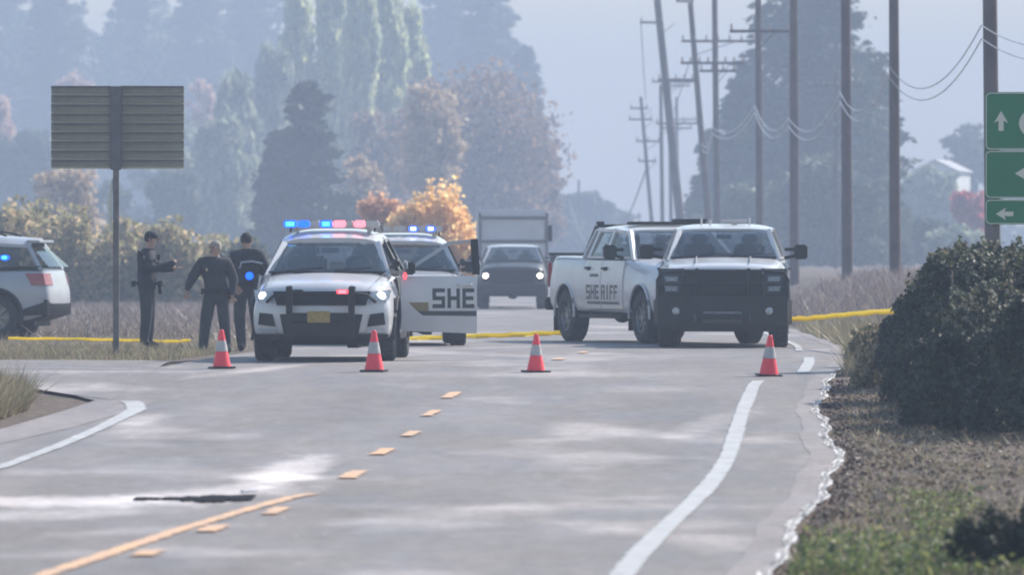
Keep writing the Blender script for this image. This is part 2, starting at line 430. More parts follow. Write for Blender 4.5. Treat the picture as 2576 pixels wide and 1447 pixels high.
# ---- asphalt
# road glare painted as pale patches: x, y, half width, half length, turn, strength
GLARE = [(-1.95, 69.5, .40, 5.2, -2, 1.9), (-2.4, 64.5, .8, 2.4, -15, 1.5), (-3.8, 62.6, 2.0, 1.6, 0, 1.9), (-3.5, 60.0, .9, 2.0, -20, 1.1), (-3.95, 84.5, .35, 3.4, 0, 1.0),
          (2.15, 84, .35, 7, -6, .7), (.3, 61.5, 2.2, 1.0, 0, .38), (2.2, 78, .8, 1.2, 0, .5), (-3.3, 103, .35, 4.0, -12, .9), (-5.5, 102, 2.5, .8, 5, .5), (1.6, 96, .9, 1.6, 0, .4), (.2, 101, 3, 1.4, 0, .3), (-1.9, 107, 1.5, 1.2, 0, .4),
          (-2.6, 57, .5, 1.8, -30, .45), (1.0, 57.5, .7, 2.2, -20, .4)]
def asphalt_material(name, base=.135, tint=(1, 1, 1.04), streaks=True):
    m = bpy.data.materials.new(name); m.use_nodes = True
    n = m.node_tree.nodes; l = m.node_tree.links; b = n['Principled BSDF']
    tc = n.new('ShaderNodeTexCoord')
    def mapping(sx, sy, rz=0):
        mp = n.new('ShaderNodeMapping'); mp.inputs['Scale'].default_value = (sx, sy, 1); mp.inputs['Rotation'].default_value = (0, 0, rz)
        l.new(tc.outputs['Object'], mp.inputs[0]); return mp
    def noise(mp, s, d, r=.6):
        z = n.new('ShaderNodeTexNoise'); z.inputs['Scale'].default_value = s; z.inputs['Detail'].default_value = d; z.inputs['Roughness'].default_value = r
        l.new(mp.outputs[0], z.inputs['Vector']); return z
    def mrange(src, a, b_, c, d):
        r = n.new('ShaderNodeMapRange'); r.inputs[1].default_value = a; r.inputs[2].default_value = b_; r.inputs[3].default_value = c; r.inputs[4].default_value = d
        l.new(src, r.inputs[0]); return r
    def mul(a, b_):
        r = n.new('ShaderNodeMath'); r.operation = 'MULTIPLY'; l.new(a, r.inputs[0]); l.new(b_, r.inputs[1]); return r
    big = mrange(noise(mapping(.6, .09, R(-4)), 1.0, 5).outputs[0], .3, .7, .82, 1.24)
    fine = mrange(noise(mapping(1, 1), 55, 3, .8).outputs[0], .3, .7, .8, 1.2)
    mid = mrange(noise(mapping(2.0, .35), 1.6, 6).outputs[0], .3, .7, .90, 1.12)
    agg = mrange(noise(mapping(1, .22), 8, 4, .85).outputs[0], .35, .65, .88, 1.13)
    v = mul(mul(mul(big.outputs[0], fine.outputs[0]).outputs[0], mid.outputs[0]).outputs[0], agg.outputs[0])
    if streaks:
        st = mrange(noise(mapping(.35, .13, R(8)), 1.3, 3, .5).outputs[0], .55, .70, 1.0, 1.9)  # stretched pale noise paints further glare and shimmer streaks
        v = mul(v.outputs[0], st.outputs[0])
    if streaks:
        # glare painted into the asphalt colour, each pale patch at its own place
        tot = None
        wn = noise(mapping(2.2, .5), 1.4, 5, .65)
        for (bx_, by_, rx_, ry_, rot_, amp) in GLARE:
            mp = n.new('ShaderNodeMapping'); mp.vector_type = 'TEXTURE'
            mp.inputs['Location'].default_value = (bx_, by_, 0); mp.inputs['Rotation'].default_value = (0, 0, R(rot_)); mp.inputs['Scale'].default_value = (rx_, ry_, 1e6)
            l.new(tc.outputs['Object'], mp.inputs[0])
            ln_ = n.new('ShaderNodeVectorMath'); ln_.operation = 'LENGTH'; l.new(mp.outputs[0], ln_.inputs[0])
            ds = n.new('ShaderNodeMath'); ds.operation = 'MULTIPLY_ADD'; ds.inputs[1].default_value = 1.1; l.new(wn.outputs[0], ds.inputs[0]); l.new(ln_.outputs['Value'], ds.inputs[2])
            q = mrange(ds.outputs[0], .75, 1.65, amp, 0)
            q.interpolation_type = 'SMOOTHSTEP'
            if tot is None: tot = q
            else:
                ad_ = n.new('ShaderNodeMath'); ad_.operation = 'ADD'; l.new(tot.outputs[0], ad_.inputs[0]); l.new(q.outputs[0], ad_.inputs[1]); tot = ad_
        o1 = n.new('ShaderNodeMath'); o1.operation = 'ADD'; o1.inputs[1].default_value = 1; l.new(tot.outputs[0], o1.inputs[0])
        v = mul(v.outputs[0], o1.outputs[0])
    sc_ = n.new('ShaderNodeMath'); sc_.operation = 'MULTIPLY'; sc_.inputs[1].default_value = base; l.new(v.outputs[0], sc_.inputs[0])
    # scattered pale stones in the surface
    vo = n.new('ShaderNodeTexVoronoi'); vo.inputs['Scale'].default_value = 3.2; l.new(mapping(1, .35).outputs[0], vo.inputs['Vector'])
    pst = mrange(vo.outputs['Distance'], .0, .09, .34, 0)
    ad = n.new('ShaderNodeMath'); ad.operation = 'ADD'; l.new(sc_.outputs[0], ad.inputs[0])
    sel = mrange(noise(mapping(1, .4), .9, 2).outputs[0], .5, .6, 0, 1)
    l.new(mul(pst.outputs[0], sel.outputs[0]).outputs[0], ad.inputs[1])
    cb = n.new('ShaderNodeCombineColor')
    for i in range(3):
        q = n.new('ShaderNodeMath'); q.operation = 'MULTIPLY'; q.inputs[1].default_value = tint[i]; l.new(ad.outputs[0], q.inputs[0]); l.new(q.outputs[0], cb.inputs[i])
    l.new(cb.outputs[0], b.inputs['Base Color'])
    b.inputs['Specular IOR Level'].default_value = .4
    rg = mrange(noise(mapping(.5, .12), 1.7, 4).outputs[0], .35, .65, .52, .8); l.new(rg.outputs[0], b.inputs['Roughness'])
    bp = n.new('ShaderNodeBump'); bp.inputs['Strength'].default_value = .35; bp.inputs['Distance'].default_value = .02
    l.new(noise(mapping(1, 1), 60, 3).outputs[0], bp.inputs['Height']); l.new(bp.outputs[0], b.inputs['Normal'])
    return m
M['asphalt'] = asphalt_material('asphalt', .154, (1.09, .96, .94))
M['shoulder'] = asphalt_material('shoulder_asphalt', .19, (1.12, .96, .94), False)
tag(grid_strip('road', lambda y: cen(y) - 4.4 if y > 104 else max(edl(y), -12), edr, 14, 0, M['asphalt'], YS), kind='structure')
# the side road: from its near edge back to the verge
vs = []; fs = []; n = 30
xs_ = [lerp(cen(100) - 4.2, -12, k / 14) for k in range(15)] + list(np.linspace(-14, -120, 16))
ysd = [y for y in YS if 90 < y < 108.6]
mbs = MB()
rows = []
for x in xs_:
    yn = float(np.interp(-x, [-p[0] for p in SIDE_NEAR], [p[1] for p in SIDE_NEAR]))
    yf = 108.3 + .25 * math.sin(x * 1.7)
    rows.append([(x, y, gz(y) + .004) for y in np.linspace(yn, yf, 14)])
for r in rows: vs += r
for i in range(len(rows) - 1):
    for j in range(13):
        p = i * 14 + j; fs.append((p, p + 14, p + 15, p + 1))
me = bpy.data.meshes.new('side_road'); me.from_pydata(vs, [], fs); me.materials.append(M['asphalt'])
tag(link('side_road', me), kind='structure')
tag(grid_strip('road_shoulder', lambda y: lerp(fogr(y), edr(y), .72), lambda y: edr(y) - .02, 3, .004, M['shoulder'], YS), kind='structure')
tag(grid_strip('left_shoulder', lambda y: edl(y) + .02, lambda y: edl(y) + .45 + .3 * smooth(60, 90, y), 3, .004, M['shoulder'], YS, -20, 92), kind='structure')

# ---- painted markings
def ribbon(name, pts, wd, material, dz=.008, step=.5):
    """pts: (x, y) centre line, wd: width across; draped on the road"""
    vs = []; fs = []; P2 = []
    for (a, b) in zip(pts[:-1], pts[1:]):
        k = max(1, int(math.dist(a, b) / step))
        for i in range(k): P2.append((lerp(a[0], b[0], i / k), lerp(a[1], b[1], i / k)))
    P2.append(pts[-1])
    for i, p in enumerate(P2):
        q = P2[min(i + 1, len(P2) - 1)]; r = P2[max(i - 1, 0)]
        dx, dy = q[0] - r[0], q[1] - r[1]; L = math.hypot(dx, dy) or 1
        ww = wd(p[1]) if callable(wd) else wd
        ww *= 1 + .05 * math.sin(p[1] * .5)
        nx, ny = -dy / L * ww / 2, dx / L * ww / 2
        for s in (-1, 1):
            vs.append((p[0] + s * nx, p[1] + s * ny, gz(p[1] + s * ny) + dz))
    for i in range(len(P2) - 1): fs.append((2 * i, 2 * i + 1, 2 * i + 3, 2 * i + 2))
    me = bpy.data.meshes.new(name); me.from_pydata(vs, [], fs); me.materials.append(material)
    uvl = me.uv_layers.new(name='UVMap'); N_ = len(P2) - 1
    for lp in me.loops:
        k = lp.vertex_index; q_ = k // 2; d_ = min(math.dist(P2[q_], P2[0]), math.dist(P2[q_], P2[-1])); uvl.data[lp.index].uv = (k % 2, min(.5, d_ * .9))
    return link(name, me)
tag(ribbon('edge_line', [(fogr(y), y) for y in np.arange(20, 99.5, .75)], .21, M['marking_white'], .010), kind='structure')
tag(ribbon('edge_line', [(3.70, 101.2), (3.80, 103), (3.98, 106.5), (4.13, 110.5)], .20, M['marking_white'], .010), kind='structure')
tag(ribbon('edge_line', [(fogr(y), y) for y in np.arange(118, 420, 2)], .14, M['marking_white'], .010), kind='structure')
# left edge line, turning the corner into the side road
LL = [(-9.4, 20), (-6.5, 50), (-5.4, 60), (-4.52, 70.5), (-4.36, 76), (-4.25, 82), (-4.2, 86), (-4.18, 88.5), (-4.3, 90.6), (-4.42, 91.6)]
tag(ribbon('edge_line', LL, lambda y: .18 + .10 * smooth(80, 90, y), M['marking_white'], .010, .4), kind='structure')
tag(ribbon('edge_line', [(-24, 105.9), (-9, 104.6), (-6.5, 103.6), (-4.9, 102.8)], .14, M['marking_white'], .010, .4), kind='structure')
# centre line: solid near the camera, broken beyond; positions read from the road profile
def Yof(py):
    lo, hi = 20, 400
    for _ in range(50):
        m_ = (lo + hi) / 2
        if HY + (CZ - gz(m_)) * F / m_ > py: lo = m_
        else: hi = m_
    return lo
def onroad(px, py):
    Y = Yof(py); return (X(px, Y), Y)
sol = [onroad(*q) for q in ((-250, 1600), (120, 1447), (440, 1340), (640, 1280), (735, 1254), (800, 1243))]
tag(ribbon('centre_line', sol, .17, M['marking_yellow'], .010), kind='structure')
for (px, py, ln, wd_) in ((368, 1398, .9, .15), (530, 1336, 1.1, .15), (690, 1291, 1.2, .13), (885, 1199, 1.6, .15), (960, 1141, 1.6, .14), (1030, 1096, 1.6, .12), (1082, 1044, 1.9, .12), (1133, 998, 1.9, .14), (1405, 906, 1.4, .16), (1466, 889, 1.6, .12)):
    x_, y_ = onroad(px, py)
    sl = .045
    tag(ribbon('centre_dash', [(x_ - sl * ln / 2 + sl * t, y_ - ln / 2 + t) for t in np.linspace(0, ln * 1.25, 6)], wd_ * 1.35, M['marking_yellow'], .014, .4), kind='structure')
# broken pale lip of the old asphalt along the right edge
lip = []
vs = []; fs = []
ys_ = np.arange(46, 101, .09)
for i, y in enumerate(ys_):
    j = .008 * math.sin(y * 2.1) + .005 * math.sin(y * 7.7 + 1) + random.uniform(-.005, .005)
    wv = .040 + .014 * math.sin(y * 2.3) + random.uniform(0, .010)
    e = edr(y)
    vs += [(e + j - wv, y, gz(y) + .009), (e + j + wv * .6, y, gz(y) + .012)]
for i in range(len(ys_) - 1): fs.append((2 * i, 2 * i + 1, 2 * i + 3, 2 * i + 2))
me = bpy.data.meshes.new('pavement_lip'); me.from_pydata(vs, [], fs); me.materials.append(mat('bleached_asphalt_lip', (.54, .50, .49), .7, vscale=9, col2=(.66, .63, .61)))
tag(link('pavement_lip', me), kind='structure')
# ------------------------------------------------------------------ vehicles (front towards local -Y)
def interp(tab, y): return float(np.interp(y, [t[0] for t in tab], [t[1] for t in tab]))
SUV = dict(w=.975, yf=-2.5, yr=2.48, zb=[(-2.5, .34), (-1.9, .26), (2, .28), (2.5, .42)],
           top=[(-2.5, .99), (-2.3, 1.04), (-1.6, 1.13), (-1.1, 1.18), (-.9, 1.17), (1.0, 1.19), (2.5, 1.20)],
           crown=.06, fa=-1.55, ra=1.50, wr=.375, tw=.26, track=.82, cowl=-1.1, curve=.24, rake=.20)
TRK = dict(w=1.02, yf=-2.98, yr=2.95, zb=[(-3, .5), (-2.4, .46), (2, .5), (3.0, .55)],
           top=[(-3, 1.22), (-2.8, 1.27), (-1.9, 1.33), (-1.25, 1.38), (-1.1, 1.38), (1.0, 1.39), (1.05, 1.42), (3, 1.44)],
           crown=.05, fa=-2.0, ra=1.85, wr=.43, tw=.30, track=.86, cowl=-1.25, curve=.10, rake=.07)
def Wd(S, y, z):
    w_ = S['w']
    zt = interp(S['top'], y); zb = interp(S['zb'], y)
    t = (z - zb) / max(.1, zt - zb)
    k = 1 - .035 * max(0, 1 - t * 3.2) ** 1.5 - .055 * max(0, (t - .55) / .45) ** 1.6
    fr = max(0, (S['yf'] + 1.0 - y) / 1.0); re = max(0, (y - S['yr'] + .7) / .7)
    k *= 1 - .055 * fr ** 2 - .045 * re ** 2
    if y < S['cowl']: k *= 1 - .06 * max(0, (t - .6) / .4) * min(1, (S['cowl'] - y) / .5)
    return w_ * k
def Ff(S, x, z):
    a = min(1.1, abs(x) / S['w'])
    return S['yf'] + S['curve'] * a ** 2.6 + S['rake'] * max(0, (z - .72) / .35) ** 1.4 + .05 * max(0, (.5 - z) / .2)
def Rf(S, x, z): return S['yr'] - .10 * (min(1.1, abs(x) / S['w'])) ** 2.6 - .10 * max(0, (z - .8) / .4)

def solid_grid(nx, ny, nz, fn):
    idx = {}; vs = []
    def vid(i, j, k):
        key = (i, j, k)
        if key not in idx: idx[key] = len(vs); vs.append(fn(i / nx, j / ny, k / nz))
        return idx[key]
    fs = []
    for i in range(nx):
        for j in range(ny):
            fs.append((vid(i, j, 0), vid(i, j + 1, 0), vid(i + 1, j + 1, 0), vid(i + 1, j, 0)))
            fs.append((vid(i, j, nz), vid(i + 1, j, nz), vid(i + 1, j + 1, nz), vid(i, j + 1, nz)))
    for i in range(nx):
        for k in range(nz):
            fs.append((vid(i, 0, k), vid(i + 1, 0, k), vid(i + 1, 0, k + 1), vid(i, 0, k + 1)))
            fs.append((vid(i, ny, k), vid(i, ny, k + 1), vid(i + 1, ny, k + 1), vid(i + 1, ny, k)))
    for j in range(ny):
        for k in range(nz):
            fs.append((vid(0, j, k), vid(0, j, k + 1), vid(0, j + 1, k + 1), vid(0, j + 1, k)))
            fs.append((vid(nx, j, k), vid(nx, j + 1, k), vid(nx, j + 1, k + 1), vid(nx, j, k + 1)))
    return vs, fs
def relax(vs, fs, it, fac=.5):
    v = np.array(vs, float); e = set()
    for f in fs:
        for a, b in zip(f, f[1:] + f[:1]): e.add((min(a, b), max(a, b)))
    e = np.array(list(e)); n = len(v)
    deg = np.bincount(e.ravel(), minlength=n)[:, None]
    for _ in range(it):
        s = np.zeros_like(v); np.add.at(s, e[:, 0], v[e[:, 1]]); np.add.at(s, e[:, 1], v[e[:, 0]])
        v = v * (1 - fac) + fac * s / deg
    return v.tolist()
def modapply(o):
    dg = bpy.context.evaluated_depsgraph_get(); dg.update()
    me = bpy.data.meshes.new_from_object(o.evaluated_get(dg))
    o.modifiers.clear(); o.data = me
def body(S, material, truck, parent):
    def fn(u, v, w_):
        x0 = (u * 2 - 1)
        y = lerp(S['yf'], S['yr'], v)
        zt = interp(S['top'], y); zb = interp(S['zb'], y)
        z = lerp(zb, zt, w_)
        x = x0 * Wd(S, y, z)
        z = lerp(zb, zt + S['crown'] * (1 - x0 * x0) * (1 if y < S['cowl'] + .2 else .1) - (.035 if abs(x0) > .99 else 0), w_)
        yy = lerp(Ff(S, x, z), Rf(S, x, z), v)
        return (x, yy, z)
    vs, fs = solid_grid(18, 66, 10, fn)
    vs = relax(vs, fs, 3)
    me = bpy.data.meshes.new('body'); me.from_pydata(vs, [], fs); me.materials.append(material)
    me.materials.append(M['black'])
    bm = bmesh.new(); bm.from_mesh(me); bmesh.ops.recalc_face_normals(bm, faces=bm.faces); bm.to_mesh(me); bm.free()
    o = link('body', me, None)
    cut = MB()
    for ya in (S['fa'], S['ra']):
        for s in (-1, 1):
            prof = [(.001, -.2), (S['wr'] + .075, -.2), (S['wr'] + .075, .3), (.001, .3)]
            cut.lathe(prof, (s * (S['track'] + .02), ya, S['wr'] + .03), 'x', 28)
    if truck:
        cut.box((0, 1.98, 1.3), (1.62, 1.84, .8))
    co = cut.build('cutter', M['black'], None, smooth=False)
    m = o.modifiers.new('b', 'BOOLEAN'); m.operation = 'DIFFERENCE'; m.object = co; m.solver = 'EXACT'
    m.material_mode = 'INDEX' if hasattr(m, 'material_mode') else m.material_mode
    modapply(o)
    bpy.data.objects.remove(co)
    # faces inside the wheel arches and the bed get the dark liner
    me = o.data
    while len(me.materials) < 2: me.materials.append(M['black'])
    me.materials[0] = material; me.materials[1] = M['black']
    mi = []
    for p in me.polygons:
        c = p.center; k = 0
        for ya in (S['fa'], S['ra']):
            if abs(math.hypot(c.y - ya, c.z - S['wr'] - .03) - (S['wr'] + .075)) < .05 and abs(p.normal.x) < .5 and abs(c.x) < S['w'] - .03: k = 1
            if math.hypot(c.y - ya, c.z - S['wr'] - .03) < S['wr'] + .06 and abs(p.normal.x) > .5 and abs(c.x) < .8: k = 1
        if p.normal.z < -.7 and c.z < .62: k = 1
        if truck and abs(c.x) < .815 and 1.07 < c.y < 2.89 and c.z < 1.43: k = 1
        mi.append(k)
    me.polygons.foreach_set('material_index', mi)
    me.shade_smooth(); me.set_sharp_from_angle(angle=R(40))
    o.parent = parent
    return o
def wheels(S, root, rimmat):
    r, tw = S['wr'], S['tw']
    tp = [(r * .60, -tw * .46), (r * .66, -tw * .5), (r * .9, -tw * .5), (r * .975, -tw * .43), (r, -tw * .33), (r, tw * .33), (r * .975, tw * .43), (r * .9, tw * .5), (r * .66, tw * .5), (r * .60, tw * .46)]
    mt = MB().lathe(tp, (0, 0, 0), 'x', 32)
    for k in range(40):
        t = 2 * math.pi * k / 40
        for q in (-.24, 0, .24):
            mt.box((q * tw * 1.15, math.cos(t + q) * r * 1.0, math.sin(t + q) * r * 1.0), (tw * .20, .028, .022), Matrix.Rotation(t + q - math.pi / 2, 3, 'X'))
    tyre = mt.mesh('tyre', M['rubber'])
    mr = MB().lathe([(r * .62, -tw * .44), (r * .60, -tw * .40), (r * .56, -tw * .2), (r * .56, tw * .4)], (0, 0, 0), 'x', 28)
    mr.lathe([(.001, -tw * .40), (r * .16, -tw * .40), (r * .2, -tw * .3), (r * .2, -tw * .1), (.001, -tw * .1)], (0, 0, 0), 'x', 16)
    for k in range(8):
        t = 2 * math.pi * k / 8
        mr.box((-tw * .28, math.cos(t) * r * .38, math.sin(t) * r * .38), (.03, r * .40, r * .13), Matrix.Rotation(t, 3, 'X'))
    mr.lathe([(.001, -.02), (r * .55, -.02), (r * .55, .01), (.001, .01)], (0, 0, 0), 'x', 20)
    rim = mr.mesh('rim', rimmat)
    for ya in (S['fa'], S['ra']):
        for s in (-1, 1):
            e = link('wheel', tyre.copy() if False else tyre, root)
            e.name = 'wheel'
            e.location = (s * S['track'], ya, r)
            e.rotation_euler = (0, 0, 0 if s < 0 else math.pi)
            q = link('rim', rim, e)
    # axles and underbody
    u = MB()
    for ya in (S['fa'], S['ra']): u.tube([(-S['track'], ya, r), (S['track'], ya, r)], .05, 8); u.ball((0, ya, r), (.16, .14, .13))
    u.box((0, 0, interp(S['zb'], 0) + .02), (1.3, 4.2, .14))
    u.box((.35, .3, interp(S['zb'], 0) - .05), (.14, 3.2, .10))
    u.build('underbody', M['black'], root)
def fpatch(S, c4, off=.012, back=.05, nu=10, nv=4, mb=None, mi=0):
    """panel on the front face; c4 = four (x, z) corners: lower left, lower right, upper right, upper left"""
    def fn(u, v):
        x = lerp(lerp(c4[0][0], c4[1][0], u), lerp(c4[3][0], c4[2][0], u), v)
        z = lerp(lerp(c4[0][1], c4[1][1], u), lerp(c4[3][1], c4[2][1], u), v)
        return (x, Ff(S, x, z) - off, z)
    mb = mb or MB(); return mb.slab(fn, nu, nv, (0, back, 0), mi)
def spatch(S, s, c4, off=.010, back=.03, nu=10, nv=8, mb=None, mi=0):
    """panel on the body side; c4 = (y, z) corners: rear-low order free"""
    def fn(u, v):
        y = lerp(lerp(c4[0][0], c4[1][0], u), lerp(c4[3][0], c4[2][0], u), v)
        z = lerp(lerp(c4[0][1], c4[1][1], u), lerp(c4[3][1], c4[2][1], u), v)
        return (s * (Wd(S, y, z) + off), y, z)
    mb = mb or MB(); return mb.slab(fn, nu, nv, (-s * back, 0, 0), mi)
def pane(c4, bulge=(0, 0, 0), back=(0, .008, 0), nu=8, nv=6):
    a, b, c, d = [Vector(p) for p in c4]; bl = Vector(bulge)
    def fn(u, v):
        return a.lerp(b, u).lerp(d.lerp(c, u), v) + bl * (1 - (2 * u - 1) ** 2) * (.6 + .4 * (1 - (2 * v - 1) ** 2))
    return MB().slab(fn, nu, nv, back)
def text_mesh(txt, size, ext, bold=.012):
    cu = bpy.data.curves.new('t', 'FONT'); cu.body = txt; cu.size = size; cu.extrude = ext; cu.offset = bold * size * 2
    cu.align_x = 'LEFT'
    o = bpy.data.objects.new('t', cu); COL.objects.link(o)
    dg = bpy.context.evaluated_depsgraph_get(); dg.update()
    me = bpy.data.meshes.new_from_object(o.evaluated_get(dg)); bpy.data.objects.remove(o)
    return me
def place_text(txt, size, S, s, y0, z0, material, parent, direction, off=.016, mtx=None, name='lettering', sx=1.0, bold=.012):
    """lettering on a body side; direction +1: text runs towards +y"""
    me = text_mesh(txt, size, .002, bold)
    me.materials.clear(); me.materials.append(material)
    for v in me.vertices:
        y = y0 + direction * v.co.x * sx; z = z0 + v.co.y
        p = Vector((s * (Wd(S, y, z) + off + v.co.z), y, z))
        if mtx: p = mtx @ p
        v.co = p
    return link(name, me, parent)

GLYPH = {'S': [(0, .8, 1, 1), (0, .6, .28, .8), (0, .4, 1, .6), (.72, .2, 1, .4), (0, 0, 1, .2)], 'H': [(0, 0, .28, 1), (.72, 0, 1, 1), (.28, .4, .72, .6)],
         'E': [(0, 0, .28, 1), (.28, .8, .95, 1), (.28, .4, .88, .6), (.28, 0, .95, .2)], 'R': [(0, 0, .28, 1), (.28, .8, 1, 1), (.72, .6, 1, .8), (.28, .4, 1, .6), (.66, 0, .96, .4)],
         'I': [(.33, 0, .67, 1)], 'F': [(0, 0, .28, 1), (.28, .8, .95, 1), (.28, .4, .85, .6)]}
def block_text(txt, S, s, y0, length, direction, z0, h, material, parent, mtx=None, off=.015):
    mb = MB(); n_ = len(txt); cell = length / n_
    for i, ch in enumerate(txt):
        for (a, b, c, d) in GLYPH[ch]:
            u0 = (i + .07 + a * .84) * cell; u1 = (i + .07 + c * .84) * cell
            spatch(S, s, [(y0 + direction * u0, z0 + b * h), (y0 + direction * u1, z0 + b * h), (y0 + direction * u1, z0 + d * h), (y0 + direction * u0, z0 + d * h)], off, .004, 2, 2, mb)
    if mtx: mb.xf(mtx)
    return mb.build('lettering', material, parent, smooth=False)
def vehicle(name, S, G, root, paint, rimmat, truck=False, openfl=False, roofmat=None):
    """G: greenhouse points per side (x, y, z); A windscreen pillar, B, C, D"""
    body(S, paint, truck, root)
    wheels(S, root, rimmat)
    # cabin deck
    def deck(u, v):
        y = lerp(G['A0'][1] + .05, G['D0'][1] - .02, v); x = lerp(-1, 1, u) * (G['B0'][0] - .05)
        return (x, y, interp(S['top'], y) + .028)
    MB().slab(deck, 4, 8, (0, 0, -.02)).build('cabin_floor', M['interior'], root)
    # roof
    ra, rd = G['A1'], G['D1']
    zr = G['roof']
    def roof(u, v):
        y = lerp(ra[1] - .05, rd[1] + .04, v); x = (2 * u - 1)
        hw = interp([(G['A1'][1], G['A1'][0]), (G['B1'][1], G['B1'][0]), (G['C1'][1], G['C1'][0]), (G['D1'][1], G['D1'][0])], y) + .035
        ze = interp([(G['A1'][1], G['A1'][2]), (G['B1'][1], G['B1'][2]), (G['C1'][1], G['C1'][2]), (G['D1'][1], G['D1'][2])], y)
        zc = interp(zr, y)
        edge = abs(x) ** 4
        yy = y + (.10 * x * x if v < .12 else 0)
        return (x * hw, yy, lerp(zc, ze, edge))
    mb = MB().slab(roof, 16, 16, (0, 0, -.055)); mb.build('roof', roofmat or paint, root)
    for s in (-1, 1):
        g = lambda k: (s * G[k][0], G[k][1], G[k][2])
        for a, b_, w1, d1 in (('A0', 'A1', .085, .07), ('D0', 'D1', G.get('dw', .10), .07)):
            MB().bar(Vector(g(a)) - Vector((0, 0, .06)), g(b_), w1, d1).build('pillar', paint, root, bevel=.012)
    for s in (-1, 1):
        g = lambda k: (s * G[k][0], G[k][1], G[k][2]); bp = MB()
        bp.bar(g('B0'), g('B1'), .05, .09); bp.bar(g('C0'), g('C1'), .05, .09)
        bp.bar(Vector(g('A0')) + Vector((0, .12, 0)), g('B0'), .035, .035); bp.bar(g('B0'), g('C0'), .035, .035); bp.bar(g('C0'), g('D0'), .035, .035)
        bp.build('window_trim', M['black'] if not truck else paint, root)
    # windscreen
    a0, a1 = G['A0'], G['A1']
    yc, yh = a0[1] - .08, a1[1] - .10
    MB_ = pane([(-a0[0] + .02, a0[1], a0[2]), (a0[0] - .02, a0[1], a0[2]), (a1[0] - .01, a1[1], a1[2]), (-a1[0] + .01, a1[1], a1[2])], (0, -.11, .0), (0, .008, 0), 12, 6)
    ws = MB_.build('windscreen', M['glass'], root)
    wb = MB()
    wb.tube([(x, a0[1] - .11 * (1 - (x / a0[0]) ** 2) - .02, a0[2] + .012) for x in np.linspace(-a0[0] + .03, a0[0] - .03, 9)], .018, 6)
    for x0, x1 in ((-.55, -.05), (.1, .6)):
        wb.tube([(x0, a0[1] - .14, a0[2] + .03), (x1, a0[1] - .12 + .05, a0[2] + .07)], .009, 5)
    wb.build('wiper', M['black'], ws)
    # side windows
    for s in (-1, 1):
        g = lambda k: Vector((s * G[k][0], G[k][1], G[k][2]))
        bk = (-s * .006, 0, 0)
        if not (openfl and s == 1):
            pane([g('A0') + Vector((0, .1, .01)), g('B0') + Vector((0, -.03, .01)), g('B1') + Vector((0, -.02, -.02)), g('A1') + Vector((0, .03, -.01))], (s * .015, 0, 0), bk).build('window', M['clearglass'], root)
        pane([g('B0') + Vector((0, .03, .01)), g('C0') + Vector((0, -.03, .01)), g('C1') + Vector((0, -.03, -.02)), g('B1') + Vector((0, .03, -.02))], (s * .015, 0, 0), bk).build('window', M['clearglass'], root)
        if not truck:
            pane([g('C0') + Vector((0, .03, .01)), g('D0') + Vector((0, -.05, .01)), g('D1') + Vector((0, -.05, -.02)), g('C1') + Vector((0, .03, -.02))], (s * .015, 0, 0), bk).build('window', M['glass'], root)
    # rear glass
    d0, d1 = G['D0'], G['D1']
    yb = G.get('rear', d0[1])
    if truck:
        pane([(-d0[0] + .08, d0[1] + .01, d0[2] + .05), (d0[0] - .08, d0[1] + .01, d0[2] + .05), (d1[0] - .02, d1[1] + .01, d1[2] - .05), (-d1[0] + .02, d1[1] + .01, d1[2] - .05)], (0, .03, 0), (0, -.006, 0)).build('rear_window', M['clearglass'], root)
        fb = MB(); fb.box((0, d0[1], d0[2] + .01), (1.7, .06, .10)); fb.box((0, d1[1], d1[2] - .0), (1.34, .06, .08)); fb.build('cab_back', paint, root)
    else:
        pane([(-d0[0] + .03, d0[1] + .13, d0[2]), (d0[0] - .03, d0[1] + .13, d0[2]), (d1[0] - .02, d1[1] + .06, d1[2] - .03), (-d1[0] + .02, d1[1] + .06, d1[2] - .03)], (0, .06, 0), (0, -.006, 0)).build('rear_window', M['glass'], root)
    # seats, dashboard, wheel, mirror
    zs = G['A0'][2]
    for x in (-.40, .40):
        for yy in ((.15, 1.0) if truck else (.2, 1.15)):
            st = MB(); st.box((x, yy, zs + .06), (.48, .14, .34)); st.box((x, yy + .02, zs + .30), (.26, .09, .17)); st.build('seat', M['seat'], root, bevel=.04)
    dsh = MB(); dsh.box((0, G['A0'][1] + .32, zs + .015), (1.45, .42, .07)); dsh.build('dashboard', M['interior'], root, bevel=.02)
    sw = MB(); sw.tube([(.40 + .17 * math.cos(t), G['A0'][1] + .62 + .06 * math.sin(t), zs + .05 + .17 * math.sin(t)) for t in np.linspace(0, 2 * math.pi, 17)], .016, 6, cap=False)
    sw.build('steering_wheel', M['interior'], root)
    MB().box((0, a1[1] - .16, a1[2] - .10), (.24, .03, .07)).build('rear_view_mirror', M['black'], root)

